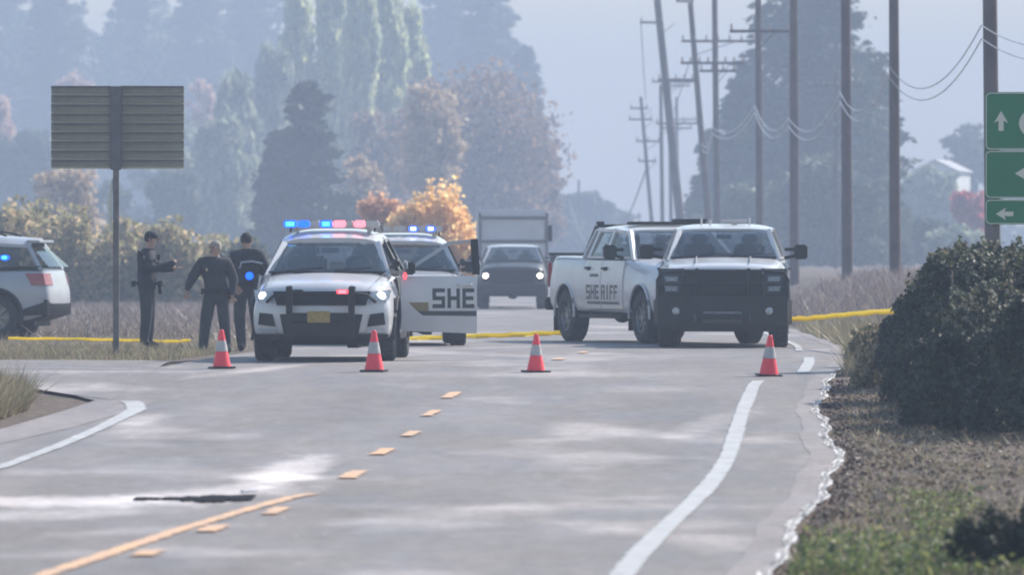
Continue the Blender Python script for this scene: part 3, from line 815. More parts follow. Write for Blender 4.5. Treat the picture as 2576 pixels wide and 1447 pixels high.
def doors(S, root, paint, spans, zlo, zhi, skip=(), handle='black', hz=.0):
    out = {}
    for s in (-1, 1):
        for i, (ya, yb) in enumerate(spans):
            if (s, i) in skip: continue
            d = spatch(S, s, [(ya, zlo), (yb, zlo), (yb, zhi(yb)), (ya, zhi(ya))], .012, .03, 10, 10).build('door', paint, root)
            h = MB(); y = yb - .17; z = zhi(yb) - .13 + hz
            h.tube([(s * (Wd(S, y, z) + .012), y - .1, z), (s * (Wd(S, y, z) + .05), y - .08, z), (s * (Wd(S, y, z) + .05), y + .08, z), (s * (Wd(S, y, z) + .012), y + .1, z)], .019, 6)
            h.box((s * (Wd(S, y, z) + .008), y, z - .01), (.02, .2, .07))
            h.build('handle', M[handle], d)
            out[(s, i)] = d
    return out
def side_mirror(S, G, root, s, big=False, lamp=None, rimlit=False, mtx=None, par=None):
    x0 = G['A0'][0] + .05; y0 = G['A0'][1] + .28; z0 = G['A0'][2] + (.06 if not big else .08)
    h = MB()
    if big:
        h.bar((s * (x0 + .02), y0, z0 - .08), (s * (x0 + .22), y0 - .04, z0 - .04), .05, .05); h.bar((s * (x0 + .02), y0, z0 + .06), (s * (x0 + .22), y0 - .04, z0 + .06), .05, .05)
        h.box((s * (x0 + .30), y0 - .05, z0 + .02), (.21, .12, .23))
    else:
        h.bar((s * x0, y0, z0 - .06), (s * (x0 + .12), y0 - .02, z0 - .03), .06, .05)
        h.box((s * (x0 + .20), y0 - .03, z0), (.24, .11, .17))
    if mtx: h.xf(mtx)
    m = h.build('side_mirror', M['black'], par or root, bevel=.035)
    if not big:
        c = MB(); c.tube([(s * (x0 + .02), y0 - .095, z0 + .07), (s * (x0 + .16), y0 - .10, z0 + .10), (s * (x0 + .31), y0 - .09, z0 + .085), (s * (x0 + .335), y0 - .09, z0 + .0)], .014, 6)  # thin silver line along the housing's upper and outer edge
        if mtx: c.xf(mtx)
        c.build('mirror_outline', M['silver'], m)
    g = MB(); g.box((s * (x0 + (.30 if big else .20)), y0 + (.012 if big else .028), z0 + (.02 if big else 0)), (.16, .006, .19 if big else .13))
    if mtx: g.xf(mtx)
    g.build('mirror_glass', M['chrome'], m)
    if lamp:
        k = MB(); k.ball((s * (x0 + .20), y0 - .10, z0 - .10), (.055, .03, .055), 12, 8)
        if mtx: k.xf(mtx)
        k.build('warning_lamp', M[lamp], m)
    return m

GS = dict(A0=(.83, -1.16, 1.19), A1=(.64, -.40, 1.60), B0=(.90, -.02, 1.20), B1=(.67, .02, 1.665), C0=(.90, .98, 1.21), C1=(.67, .95, 1.67),
          D0=(.84, 2.26, 1.24), D1=(.60, 1.98, 1.62), roof=[(-.5, 1.655), (-.2, 1.75), (.4, 1.80), (1.2, 1.80), (1.9, 1.74)], dw=.09)
GT = dict(A0=(.86, -1.30, 1.39), A1=(.70, -.62, 1.83), B0=(.93, -.05, 1.40), B1=(.74, -.05, 1.87), C0=(.93, .78, 1.40), C1=(.74, .70, 1.87),
          D0=(.92, 1.00, 1.41), D1=(.72, .86, 1.84), roof=[(-.7, 1.855), (-.4, 1.90), (0, 1.935), (.6, 1.935), (1.0, 1.91)], dw=.16)

def make_suv(root, paint, lamps=True, bar='full', push=True, open_door=False, headlit=True, mirrors=(None, None)):
    S, G = SUV, GS
    vehicle('suv', S, G, root, paint, M['rim'], openfl=open_door)
    zh = lambda y: interp(S['top'], y) - .03
    skip = [(1, 0)] if open_door else []
    dd = doors(S, root, paint, [(-1.02, -.01), (.01, .98)], .40, zh, skip)
    # body cladding along sills and arches
    for s in (-1, 1):
        cl = MB()
        spatch(S, s, [(-1.0, .29), (.85, .29), (.85, .385), (-1.0, .385)], .02, .05, 8, 2, cl)
        for ya in (S['fa'], S['ra']):
            pts = [(s * (Wd(S, ya + math.cos(t) * .46, .3 + abs(math.sin(t)) * .5) + .008), ya + math.cos(t) * (S['wr'] + .085), S['wr'] + .03 + math.sin(t) * (S['wr'] + .085)) for t in np.linspace(-.25, math.pi + .25, 17)]
            MB().tube(pts, .026, 6).build('wheel_arch_trim', M['black'], root)
        cl.build('sill_cladding', M['black'], root)
    # front
    gb = fpatch(S, [(-.60, .76), (.60, .76), (.66, .95), (-.66, .95)], .012, .05, 14, 3)
    grille = gb.build('grille', M['black'], root)
    gs = MB()
    for k in range(4): fpatch(S, [(-.58, .785 + k * .042), (.58, .785 + k * .042), (.59, .80 + k * .042), (-.59, .80 + k * .042)], .03, .03, 12, 1, gs)
    gs.build('grille_bar', M['steel'], grille)
    for s in (-1, 1):
        hl = fpatch(S, [(s * .64, .80), (s * .90, .83), (s * .93, .97), (s * .66, .945)], .014, .06, 8, 3).build('headlight', M['lens'], root)
        x = s * .80; z = .885
        MB().ball((x, Ff(S, x, z) - .015, z), (.062 if s > 0 else .05, .025, .055), 14, 8).build('lit_bulb', M['headlit'] if headlit else M['lens'], hl)
        fpatch(S, [(s * .62, .47), (s * .86, .50), (s * .84, .66), (s * .66, .64)], .012, .05, 6, 3).build('fog_lamp_housing', M['black'], root)
    fpatch(S, [(-.50, .36), (.50, .36), (.56, .64), (-.56, .64)], .012, .06, 12, 4).build('lower_intake', M['black'], root)
    fpatch(S, [(-.86, .30), (.86, .30), (.90, .37), (-.90, .37)], .02, .08, 14, 2).build('front_lip', M['black'], root)
    fpatch(S, [(-.84, .385), (-.60, .385), (-.62, .44), (-.86, .45)], .022, .05, 4, 2).build('bumper_corner', M['silver'], root)
    fpatch(S, [(.60, .385), (.84, .385), (.86, .45), (.62, .44)], .022, .05, 4, 2).build('bumper_corner', M['silver'], root)
    # hood seams and hood power line
    for s in (-1, 1):
        hs = MB()
        hs.tube([(s * lerp(.72, .80, t), lerp(-2.2, -1.2, t), interp(S['top'], lerp(-2.2, -1.2, t)) + S['crown'] * (1 - .78 ** 2) + .004) for t in np.linspace(0, 1, 8)], .006, 4)
        hs.build('hood_seam', M['black'], root)
    # rear
    for s in (-1, 1):
        def tl(u, v, s=s):
            z = lerp(.93, 1.13, v); a = u
            if a < .5: x = s * lerp(.62, .90, a * 2); y = Rf(S, x, z) + .012
            else:
                y = lerp(Rf(S, .9, z) + .0, 2.02 + .12 * (1 - v), (a - .5) * 2); x = s * (Wd(S, y, z) + .014)
            return (x, y, z)
        MB().slab(tl, 10, 4, (-s * .02, -.02, 0)).build('tail_light', M['reddim'], root)
    rb = MB()
    def rbf(u, v):
        x = lerp(-.93, .93, u); z = lerp(.40, .68, v); return (x, Rf(S, x, z) + .012 - .05 * abs(v - .5), z)
    rb.slab(rbf, 12, 4, (0, -.08, 0))
    for s in (-1, 1): spatch(S, s, [(1.98, .40), (2.40, .42), (2.40, .66), (1.98, .52)], .012, .05, 6, 4, rb); rb.build('rear_bumper', M['black'], root)
    sp = MB(); sp.box((0, 2.06, 1.675), (1.16, .24, .045)); sp.build('roof_spoiler', paint, root, bevel=.012)
    for s in (-1, 1):
        MB().tube([(s * .58, y, interp(G['roof'], y) + .005 + (.04 if .0 < y < 1.5 else 0)) for y in np.linspace(-.1, 1.6, 9)], .017, 6).build('roof_rail', M['black'], root)
    if push:
        pb = MB()
        yb = S['yf'] - .09
        for x in (-.42, .42):
            pb.box((x, yb, .66), (.085, .07, .70)); pb.bar((x, yb, .45), (x, yb + .3, .40), .05, .06); pb.bar((x, yb, .95), (x * 1.02, yb + .1, 1.0), .085, .06)
        pb.box((0, yb - .01, .60), (.84, .06, .12)); pb.box((0, yb - .01, .43), (.92, .06, .18))
        pb.tube([(-.42, yb, .93), (-.62, yb + .08, .90), (-.74, yb + .16, .80)], .026, 6); pb.tube([(.42, yb, .93), (.62, yb + .08, .90), (.74, yb + .16, .80)], .026, 6)
        pb.tube([(-.42, yb, .93), (.42, yb, .93)], .024, 6)
        p = pb.build('push_bumper', M['steel'], root, bevel=.008)
        MB().box((-.02, yb - .055, .605), (.31, .012, .155)).build('licence_plate', M['plate'], p, bevel=.004)
        k = MB(); k.box((.30, yb - .05, .945), (.16, .05, .06)); lp = k.build('warning_lamp', M['redlit'], p, bevel=.01)
        MB().box((.30, yb - .078, .945), (.10, .006, .04)).build('lamp_core', M['redcore'], lp)
        MB().box((-.30, yb - .05, .945), (.15, .05, .055)).build('warning_lamp', M['steel'], p, bevel=.01)
    if bar:
        y0 = .02; z0 = 1.862
        lb = MB(); lb.box((0, y0, z0 - .045), (1.20, .26, .02)); lb.box((-.5, y0, z0 - .08), (.06, .1, .07)); lb.box((.5, y0, z0 - .08), (.06, .1, .07))
        for x in (-.4, -.13, .13, .4): lb.box((x, y0, z0), (.05, .24, .07))
        b_ = lb.build('lightbar', M['frost'], root, bevel=.006)
        if bar == 'full':
            seg = [(-.585, .18, 'bluelit', 'bluecore'), (-.40, .15, 'bluelit', None), (-.24, .12, 'frost', None), (-.09, .16, 'bluelit', 'bluecore'), (.09, .17, 'redcore', None), (.235, .10, 'frost', None), (.37, .15, 'redcore', None), (.545, .18, 'frost', None)]
        else:
            seg = [(-.55, .2, 'frost', None), (-.3, .2, 'frost', None), (-.06, .2, 'frost', None), (.16, .14, 'bluelit', 'bluewhite'), (.30, .10, 'frost', None), (.44, .14, 'bluelit', 'bluewhite'), (.58, .1, 'frost', None)]
        for x, w_, mm, core in seg:
            q = MB().box((x, y0 - .02, z0), (w_, .27, .095)).build('lamp_module', M[mm], b_, bevel=.018)
            if core: MB().box((x, y0 - .16, z0), (w_ * .62, .012, .055)).build('lamp_core', M[core], q)
    for s, lm in zip((-1, 1), mirrors):
        if not (open_door and s == 1): side_mirror(S, G, root, s, lamp=lm)
    # spotlight on the driver's side pillar
    spt = MB(); spt.ball((.93, -1.0, 1.33), (.06, .07, .06)); spt.bar((.86, -.95, 1.28), (.93, -1.0, 1.33), .03, .03)
    spt.build('spotlight', M['black'], root)
    if open_door:
        hx = Wd(S, -1.02, .8); hinge = Vector((hx + .02, -1.02, 0))
        mt = Matrix.Translation(hinge) @ Matrix.Rotation(R(-78), 4, 'Z') @ Matrix.Translation(-Vector((hx + .0, -1.02, 0)))
        y0, y1 = -1.02, .03
        dmb = spatch(S, 1, [(y0, .40), (y1, .36), (y1, zh(0)), (y0, zh(y0))], .012, .07, 10, 10).xf(mt)
        d = dmb.build('open_door', paint, root)
        d['label'] = 'open front door with black block lettering'
        fm = MB()
        c0 = Vector((.885, -1.02, 1.16)); c1 = Vector((.80, -.32, 1.60)); c2 = Vector((.80, .02, 1.63)); c3 = Vector((.895, .03, 1.17))
        fm.bar(c0, c1, .05, .045); fm.bar(c1, c2, .05, .045); fm.xf(mt); fm.build('window_frame', M['silver'], d)
        fb = MB(); fb.bar(c3, c2 + Vector((0, 0, .02)), .05, .10); fb.xf(mt); fb.build('window_frame', M['black'], d)
        pane([c0 + Vector((0, .03, 0)), c3, c2, c1], (.01, 0, 0), (-.006, 0, 0)).xf(mt).build('window', M['clearglass'], d)
        h = MB(); h.tube([(Wd(S, -.1, 1) + .015, -.24, 1.03), (Wd(S, -.1, 1) + .05, -.22, 1.03), (Wd(S, -.1, 1) + .05, -.06, 1.03), (Wd(S, -.1, 1) + .015, -.04, 1.03)], .018, 6); h.xf(mt); h.build('handle', paint, d)
        side_mirror(S, G, root, 1, lamp='redlit', mtx=mt, par=d)
        # film stripe and lettering, which runs on over the door's rear edge
        spatch(S, 1, [(-.72, .61), (y1 - .01, .60), (y1 - .01, .67), (-.80, .67)], .014, .006, 8, 2).xf(mt).build('stripe', M['decal'], d)
        spatch(S, 1, [(-.92, .79), (-.64, .79), (-.64, .67), (-.80, .67)], .014, .006, 6, 2).xf(mt).build('gold_stripe', M['gold'], d)
        block_text('SHE', S, 1, -.60, .62, 1, .71, .27, M['decal'], d, mt)
        # open doorway: dark jamb
        jb = MB(); spatch(S, 1, [(-.98, .42), (-.03, .42), (-.03, 1.13), (-.98, 1.13)], .006, .02, 6, 6, jb); jb.build('door_opening', M['interior'], root)
    return dd

def make_truck(root, paint, kind):
    S, G = TRK, GT
    vehicle('truck', S, G, root, paint, M['darkrim'] if kind != 'angled' else M['rim'], truck=True)
    zh = lambda y: interp(S['top'], y) - .035
    dd = doors(S, root, paint, [(-1.16, -.06), (-.035, .80)], .56, zh)
    for s in (-1, 1):
        for ya in (S['fa'], S['ra']):
            cl = MB()
            pts = [(s * (Wd(S, ya, .9) + .006), ya + math.cos(t) * (S['wr'] + .085), S['wr'] + .03 + math.sin(t) * (S['wr'] + .085)) for t in np.linspace(-.1, math.pi + .1, 17)]
            cl.tube(pts, .022, 6)
            cl.build('wheel_arch_trim', paint if kind == 'angled' else M['black'], root)
        st = MB(); st.box((s * .98, -.1, .43), (.16, 2.2, .06)); st.box((s * .9, -.9, .50), (.06, .06, .2)); st.box((s * .9, .7, .50), (.06, .06, .2)); st.build('running_board', M['black'], root, bevel=.01)
        bl = MB().tube([(s * .93, y, 1.45) for y in np.linspace(1.1, 2.9, 5)], .03, 6); bl.build('bed_rail', M['black'] if kind == 'angled' else paint, root)
        tl = MB(); tl.box((s * .93, 2.90, 1.10), (.07, .07, .42)); tl.build('tail_light', M['reddim'], root, bevel=.015)
        side_mirror(S, G, root, s, big=True)
        MB().box((s * .86, 2.42, .35), (.32, .02, .36)).build('mud_flap', M['black'], root); MB().box((s * .86, -1.45, .36), (.32, .02, .30)).build('mud_flap', M['black'], root)
    rb = MB(); rb.box((0, 3.02, .62), (1.95, .16, .22)); rb.build('rear_bumper', M['steel'], root, bevel=.03)
    # front end: grille, stacked headlights, bumper
    gr = fpatch(S, [(-.62, .76), (.62, .76), (.64, 1.17), (-.64, 1.17)], .014, .06, 10, 4).build('grille', M['black'], root)
    gb = MB()
    for k in range(5): fpatch(S, [(-.60, .80 + k * .08), (.60, .80 + k * .08), (.60, .82 + k * .08), (-.60, .82 + k * .08)], .035, .03, 8, 1, gb)
    gb.build('grille_bar', M['steel'] if kind == 'front' else M['chrome'] if kind == 'angled' else M['black'], gr)
    for s in (-1, 1):
        e = .93
        h = fpatch(S, [(s * .66, .86), (s * .90, .86), (s * e, 1.15), (s * .66, 1.15)], .024, .06, 6, 5).build('headlight', M['darkpaint'] if kind == 'front' else M['black'], root)
        if kind == 'front':
            for z in (.89, 1.04): fpatch(S, [(s * .70, z), (s * .88, z), (s * .90, z + .07), (s * .70, z + .07)], .036, .02, 4, 2).build('reflector', M['lens'], h)
        if kind == 'far':
            MB().ball((s * .80, Ff(S, .8, 1.0) - .03, 1.0), (.085, .03, .08), 14, 8).build('lit_bulb', M['headwarm'], h)
    bm_ = fpatch(S, [(-.96, .46), (.96, .46), (.98, .74), (-.98, .74)], .05, .16, 12, 3)
    bm_.build('front_bumper', M['steel'] if kind != 'angled' else M['chrome'], root)
    # cowl vents / hood seams
    hs = MB()
    for s in (-1, 1):
        hs = MB(); hs.tube([(s * .42, lerp(-2.7, -1.5, t), interp(S['top'], lerp(-2.7, -1.5, t)) + .055) for t in np.linspace(0, 1, 8)], .012, 5)
        hs.build('hood_crease', paint, root)
    if kind == 'front':
        # full width grille guard with mesh and cage bars over the headlights
        gg = MB(); y = S['yf'] - .12
        gg.box((0, y - .06, .57), (2.0, .26, .46)); gg.box((-.97, y + .12, .56), (.08, .34, .40), Matrix.Rotation(R(25), 3, 'Z')); gg.box((.97, y + .12, .56), (.08, .34, .40), Matrix.Rotation(R(-25), 3, 'Z'))
        gg.box((0, y + .02, .32), (1.9, .10, .12))
        for s in (-1, 1):
            fpatch(S, [(s * .60, .74), (s * 1.0, .74), (s * 1.0, 1.235), (s * .60, 1.235)], .012, .03, 6, 6, gg)
        g0 = gg.build('guard_bumper', M['steel'], root, bevel=.03)
        up = MB()
        for x in (-.62, -.40, .40, .62): up.tube([(x, y, .74), (x, y, 1.14), (x, y + .08, 1.22)], .032, 8)
        for z in (.80, 1.00, 1.20): up.tube([(-.62, y + (.06 if z > 1.1 else 0), z), (.62, y + (.06 if z > 1.1 else 0), z)], .024, 8)
        for s in (-1, 1):
            up.tube([(s * .62, y, 1.20), (s * .96, y + .06, 1.17), (s * 1.01, y + .12, 1.05), (s * 1.0, y + .10, .74)], .028, 8)
            up.tube([(s * .62, y, .99), (s * 1.0, y + .10, .98)], .018, 6)
        up.build('guard_tube', M['steel'], g0)
        ms = MB()
        for i in range(25): ms.box((-.60 + i * .05, y + .02, .97), (.030, .012, .46))
        for i in range(10): ms.box((0, y + .033, .76 + i * .046), (1.22, .012, .030))
        t = ms.build('guard_mesh', M['steel'], g0); t['kind'] = 'stuff'
        wn = MB(); wn.tube([(-.30, y - .20, .55), (.30, y - .20, .55)], .022, 8); wn.build('winch_bar', M['rim'], g0)
        tv = MB(); tv.box((0, y - .195, .63), (.5, .01, .12)); tv.build('bumper_recess', M['black'], g0)
        for s in (-1, 1):
            MB().box((s * .72, y - .195, .58), (.24, .02, .16)).build('lamp_recess', M['black'], g0, bevel=.01)
            MB().ball((s * .72, y - .205, .58), (.06, .02, .06)).build('fog_lamp', M['lens'], g0)
            MB().tube([(s * .42, y - .19, .44), (s * .42, y - .27, .42), (s * .42, y - .27, .50), (s * .42, y - .19, .52)], .018, 6).build('tow_hook', M['rim'], g0)
        MB().box((0, y - .20, .42), (.62, .02, .05)).build('step_plate', M['darkrim'], g0)
        for x, q in ((-.36, .045), (-.22, .03), (.40, .06)): MB().tube([(x, -.2, 1.90), (x, -.2, 1.97 + q)], [.012, .02], 6).build('antenna', M['frost'], root)
        lb = MB(); lb.box((.16, -.05, 1.985), (.40, .14, .05)); lb.box((.16, -.05, 1.95), (.1, .1, .04)); lb.build('roof_lamp', M['frost'], root, bevel=.01)
    if kind == 'angled':
        hr = MB(); y = 1.05
        hr.bar((-.70, y, 1.92), (.70, y, 1.92), .05, .06); hr.bar((-.92, y + .04, 1.42), (-.72, y, 1.92), .05, .05); hr.bar((.92, y + .04, 1.42), (.72, y, 1.92), .05, .05)
        for x in (-.35, 0, .35): hr.bar((x, y, 1.45), (x, y, 1.92), .025, .025)
        hr.box((-.66, y, 1.965), (.12, .07, .06))
        hr.build('headache_rack', M['black'], root)
        rb = MB(); rb.box((.1, -.1, 1.965), (1.3, .28, .05)); rb.box((.5, -.1, 2.01), (.55, .24, .05)); rb.build('roof_lightbar', M['black'], root, bevel=.015)
        # door shield and word
        d = dd[(-1, 0)]
        place_text('SHERIFF', .21, S, -1, -1.02, .90, M['decal'], d, 1, sx=.95, off=.014) if False else None
    return dd

# the marked vehicle with its front door open
z_ = gz(109.0)
suv1 = empty('police_suv', (X(838, 109.5), 109.5, gz(109.5)), R(-2.5), 'white patrol suv facing us, blue and red lightbar lit, one front door open', 'suv')
make_suv(suv1, M['white'], bar='full', push=True, open_door=True, mirrors=('bluelit', None))
suv2 = empty('police_suv', (X(1014, 128), 128, gz(128)), R(2.5), 'white patrol suv half hidden behind the open door, two blue roof lamps lit', 'suv')
make_suv(suv2, M['white'], bar='blue', push=True, headlit=False)
suv3 = empty('police_suv', (X(160, 137) - 2.42, 137, gz(137)), R(-99), 'silver white suv cut off by the left edge, rear end towards the signpost', 'suv')
make_suv(suv3, M['silver'], bar=None, push=False, headlit=False)
ql = MB().ball((SUV['w'] - .17, 1.62, 1.40), (.04, .09, .05), 12, 8).build('warning_lamp', M['bluelit'], suv3)
MB().ball((SUV['w'] - .135, 1.62, 1.40), (.012, .05, .028), 10, 6).build('lamp_core', M['bluecore'], ql)

truckA = empty('police_truck', (X(1657, 131), 131, gz(131)), R(18), 'white crew cab patrol pickup standing at an angle, its long bed and side doors showing', 'pickup truck')
dA = make_truck(truckA, M['white'], 'angled')
truckB = empty('police_truck', (X(1822, 126), 126, gz(126)), R(-2.0), 'white pickup facing us with full black grille guard over its front', 'pickup truck')
make_truck(truckB, M['white'], 'front')
# lettering on the angled truck's near side (reads rear to front from outside)
def side_text(txt, size, y_start, z0, parent, material, sx):
    me = text_mesh(txt, size, .002, .018); me.materials.clear(); me.materials.append(material)
    xs = [v.co.x for v in me.vertices]; x0 = min(xs); sx = sx / (max(xs) - x0)
    for v in me.vertices:
        y = y_start - (v.co.x - x0) * sx; z = z0 + v.co.y
        v.co = (-(Wd(TRK, y, z) + .016 + v.co.z), y, z)
    return link('lettering', me, parent)
block_text('SHE', TRK, -1, .70, .69, -1, .71, .24, M['grey_decal'], dA[(-1, 1)])
block_text('RIFF', TRK, -1, -.08, .86, -1, .71, .24, M['grey_decal'], dA[(-1, 0)])
spatch(TRK, -1, [(-1.0, .63), (-.08, .63), (-.08, .675), (-.95, .675)], .016, .006, 8, 2).build('stripe', M['grey_decal'], dA[(-1, 0)])
spatch(TRK, -1, [(-.03, .63), (.66, .63), (.62, .675), (-.03, .675)], .016, .006, 8, 2).build('stripe', M['grey_decal'], dA[(-1, 1)])
spatch(TRK, -1, [(.08, 1.08), (.52, 1.08), (.52, 1.13), (.08, 1.13)], .016, .006, 6, 2).build('stripe', M['grey_decal'], dA[(-1, 1)])

far = empty('oncoming_pickup', (X(1290, 238), 238, gz(238)), 0, 'distant pickup with lit headlights coming up the road between the patrol cars', 'pickup truck')
make_truck(far, M['darkpaint'], 'far')
rfm = MB(); 
far_roof = [c for c in far.children if c.name.startswith(('roof', 'pillar'))]
for c in far_roof: 
    c.data = c.data.copy(); c.data.materials[0] = M['silver']
tr = empty('box_trailer', (X(1287, 250), 249, gz(249)), R(1), 'tall pale box trailer towed behind the distant pickup', 'trailer')
MB().box((0, 0, 1.75), (2.15, 6, 2.6)).build('trailer_box', M['trailer'], tr, bevel=.10)
for z in (2.78, 2.05): MB().box((0, -3.02, z), (2.12, .04, .09)).build('trim_band', M['trailerband'], tr)
for s in (-1, 1): MB().box((s * 1.04, -3.03, 1.8), (.07, .05, 2.3)).build('corner_post', M['trailerband'], tr)
for s in (-1, 1):
    for yy in (.3, 1.2):
        MB().lathe([(.001, -.1), (.34, -.1), (.36, -.06), (.36, .06), (.34, .1), (.001, .1)], (s * 1.0, yy, .36), 'x', 20).build('wheel', M['rubber'], tr)
MB().bar((0, -3, .5), (0, -6.9, .5), .12, .12).build('drawbar', M['steel'], tr)
MB().box((1.12, -3.0, 2.3), (.16, .1, .5)).build('marker_bracket', M['black'], tr)

# ------------------------------------------------------------------ cones
def cone_proto():
    r = empty('traffic_cone', (0, 0, 0))
    b = MB().box((0, 0, .0125), (.30, .30, .025)).build('base', M['steel'], r, bevel=.006)
    H = .50
    prof = lambda z: lerp(.120, .028, z / H)
    bd = MB().lathe([(prof(0), .024), (prof(.22), .22), (prof(.2201), .2201)], (0, 0, 0), 'z', 24)
    bd.lathe([(prof(.365), .365), (prof(.50), .50), (.018, .508), (.012, .49), (.001, .49)], (0, 0, 0), 'z', 24)
    bd.lathe([(prof(.21) - .004, .21), (prof(.37) - .004, .37)], (0, 0, 0), 'z', 24)
    bd.build('cone_body', M['cone'], r)
    MB().lathe([(prof(.22) - .001, .222), (prof(.22) + .003, .224), (prof(.362) + .003, .362), (prof(.364) - .001, .364)], (0, 0, 0), 'z', 24).build('reflective_collar', M['collar'], r)
    return r
def copy_tree(o, parent=None):
    c = o.copy(); COL.objects.link(c); c.parent = parent
    for ch in list(o.children): copy_tree(ch, c)
    return c
cp = cone_proto()
for i, (px, Y, sc_, rz, lab) in enumerate([
        (558, 103.4, 1.0, .3, 'orange cone in front of the patrol suv, nearest the three people'),
        (941, 102.0, 1.05, -.2, 'orange cone before the open patrol suv door, by its front wheel'),
        (1348, 101.8, .97, .5, 'orange cone alone in the open lane between the suvs and the trucks'),
        (1934, 100.4, 1.02, .15, 'orange cone at the end of the white edge line, before the black grille guard')]):
    c = cp if i == 0 else copy_tree(cp)
    c.location = (X(px, Y), Y, gz(Y) + .002); c.scale = (sc_,) * 3; c.rotation_euler = (R(1.5 * (i - 1)), R(1.5 if i == 3 else 0), rz)
    tag(c, lab, 'traffic cone', 'cones across the road')

# ------------------------------------------------------------------ signs
sp_ = P(292, 890, 112)
sg = empty('road_sign', (sp_.x, 112, ground_z(sp_.x, 112) - .05), 0, 'back of a wide slatted road sign on one grey post in the verge', 'sign')
k_ = 112 / F
zz = lambda py: CZ - (py - HY) * k_ - sg.location.z
xx = lambda px: (px - 292) * k_
MB().box((0, 0, zz(420) / 2), (.085, .085, zz(420))).build('post', M['post'], sg, bevel=.008)
MB().box((.0, -.05, zz(322)), (.155, .05, (428 - 218) * k_)).build('post_channel', M['plank2'], sg, bevel=.008)
np_ = 9; h_ = (424 - 215) * k_ / np_
pm = MB().box((0, 0, 0), (1, .03, h_ * .60), mi=0)
pm.box((0, -.016, h_ * .40), (1, .05, h_ * .16), mi=1)
pm2 = pm.mesh('sign_plank', [M['plank'], M['plank2']], smooth=False, bevel=0)
for side, (x0, x1) in enumerate(((129, 278), (305, 463))):
    for i in range(np_):
        o = link('plank', pm2, sg); o.location = ((xx(x0) + xx(x1)) / 2, random.uniform(-.004, .004), zz(215) - (i + .5) * h_)
        o.scale = ((x1 - x0) * k_, 1, 1); o.rotation_euler = (0, R(random.uniform(-.25, .25)), 0)
MB().box((xx(296), .028, zz(320)), (xx(463) - xx(129), .012, (424 - 215) * k_)).build('sign_face', M['signwhite'], sg)
MB().tube([(xx(283), .0, zz(450)), (xx(275), -.02, zz(500)), (xx(279), .01, zz(580))], [.012, .035, .012], 8, flat=.25).build('loose_strap', M['signwhite'], sg)

# green guide sign at the right, three panels
YG = 104
kg = YG / F
gs_ = empty('guide_sign', (X(2478, YG) + 1.1, YG, ground_z(X(2600, YG), YG) - .1), 0, 'green guide sign of three panels with white arrows above the hedge', 'sign')
gx = lambda px: X(px, YG) - gs_.location.x
gz_ = lambda py: CZ - (py - HY) * kg - gs_.location.z
GW = 2.2
def arrow(c, size, ang):
    """flat arrow, points up at ang=0"""
    s = size
    pts = [(-.13, -.5), (.13, -.5), (.13, .02), (.36, -.1), (0, .5), (-.36, -.1), (-.13, .02)]
    ca, sa = math.cos(ang), math.sin(ang)
    return [(c[0] + s * (a * ca - b * sa), -.036, c[1] + s * (a * sa + b * ca)) for a, b in pts]
for (t, b, art) in ((231, 377, 'up'), (378, 499, 'mid'), (501, 565, 'left')):
    z1, z0 = gz_(t), gz_(b); x0, x1 = gx(2478), gx(2478) + GW
    def rr(x0, x1, z0, z1, r, y):
        pts = []
        for cx, cz, a0 in ((x1 - r, z1 - r, 0), (x0 + r, z1 - r, 90), (x0 + r, z0 + r, 180), (x1 - r, z0 + r, 270)):
            for k in range(5): a = R(a0 + k * 22.5); pts.append((cx + r * math.cos(a), y, cz + r * math.sin(a)))
        return pts
    p = MB().poly(rr(x0, x1, z0, z1, .03, 0), (0, .03, 0)).build('sign_panel', M['green'], gs_, smooth=False)
    # border frame
    o_ = rr(x0 + .008, x1 - .008, z0 + .008, z1 - .008, .06, -.006); i_ = rr(x0 + .020, x1 - .020, z0 + .020, z1 - .020, .05, -.006)
    bmesh_ = MB(); n_ = len(o_); bmesh_.add(o_ + i_, [(k, (k + 1) % n_, n_ + (k + 1) % n_, n_ + k) for k in range(n_)]); 
    bmesh_.build('border', M['signwhite'], p, smooth=False)
    a_ = MB()
    if art == 'up': a_.poly([(q[0], -.008, q[2]) for q in arrow((gx(2518), gz_(304)), .26, 0)], (0, .004, 0))
    if art == 'mid': a_.poly([(q[0], -.008, q[2]) for q in arrow((gx(2578), gz_(436)), .26, R(90))], (0, .004, 0))
    if art == 'left': a_.poly([(q[0], -.008, q[2]) for q in arrow((gx(2527), gz_(538)), .23, R(90))], (0, .004, 0))
    a_.build('arrow', M['signwhite'], p, smooth=False)
    if art == 'up':
        sh = MB(); cx, cz = gx(2594), gz_(310)
        sh.poly([(cx + .15 * math.cos(t_) * (1 + .08 * math.cos(2 * t_)), -.008, cz + .18 * math.sin(t_)) for t_ in np.linspace(0, 2 * math.pi, 25)[:-1]], (0, .004, 0))
        sh.build('route_shield', M['signwhite'], p, smooth=False)
for px_ in (2505, 2700):
    MB().box((gx(px_), .075, gz_(231) / 2 - .1), (.09, .09, gz_(240))).build('post', M['post'], gs_, bevel=.006)

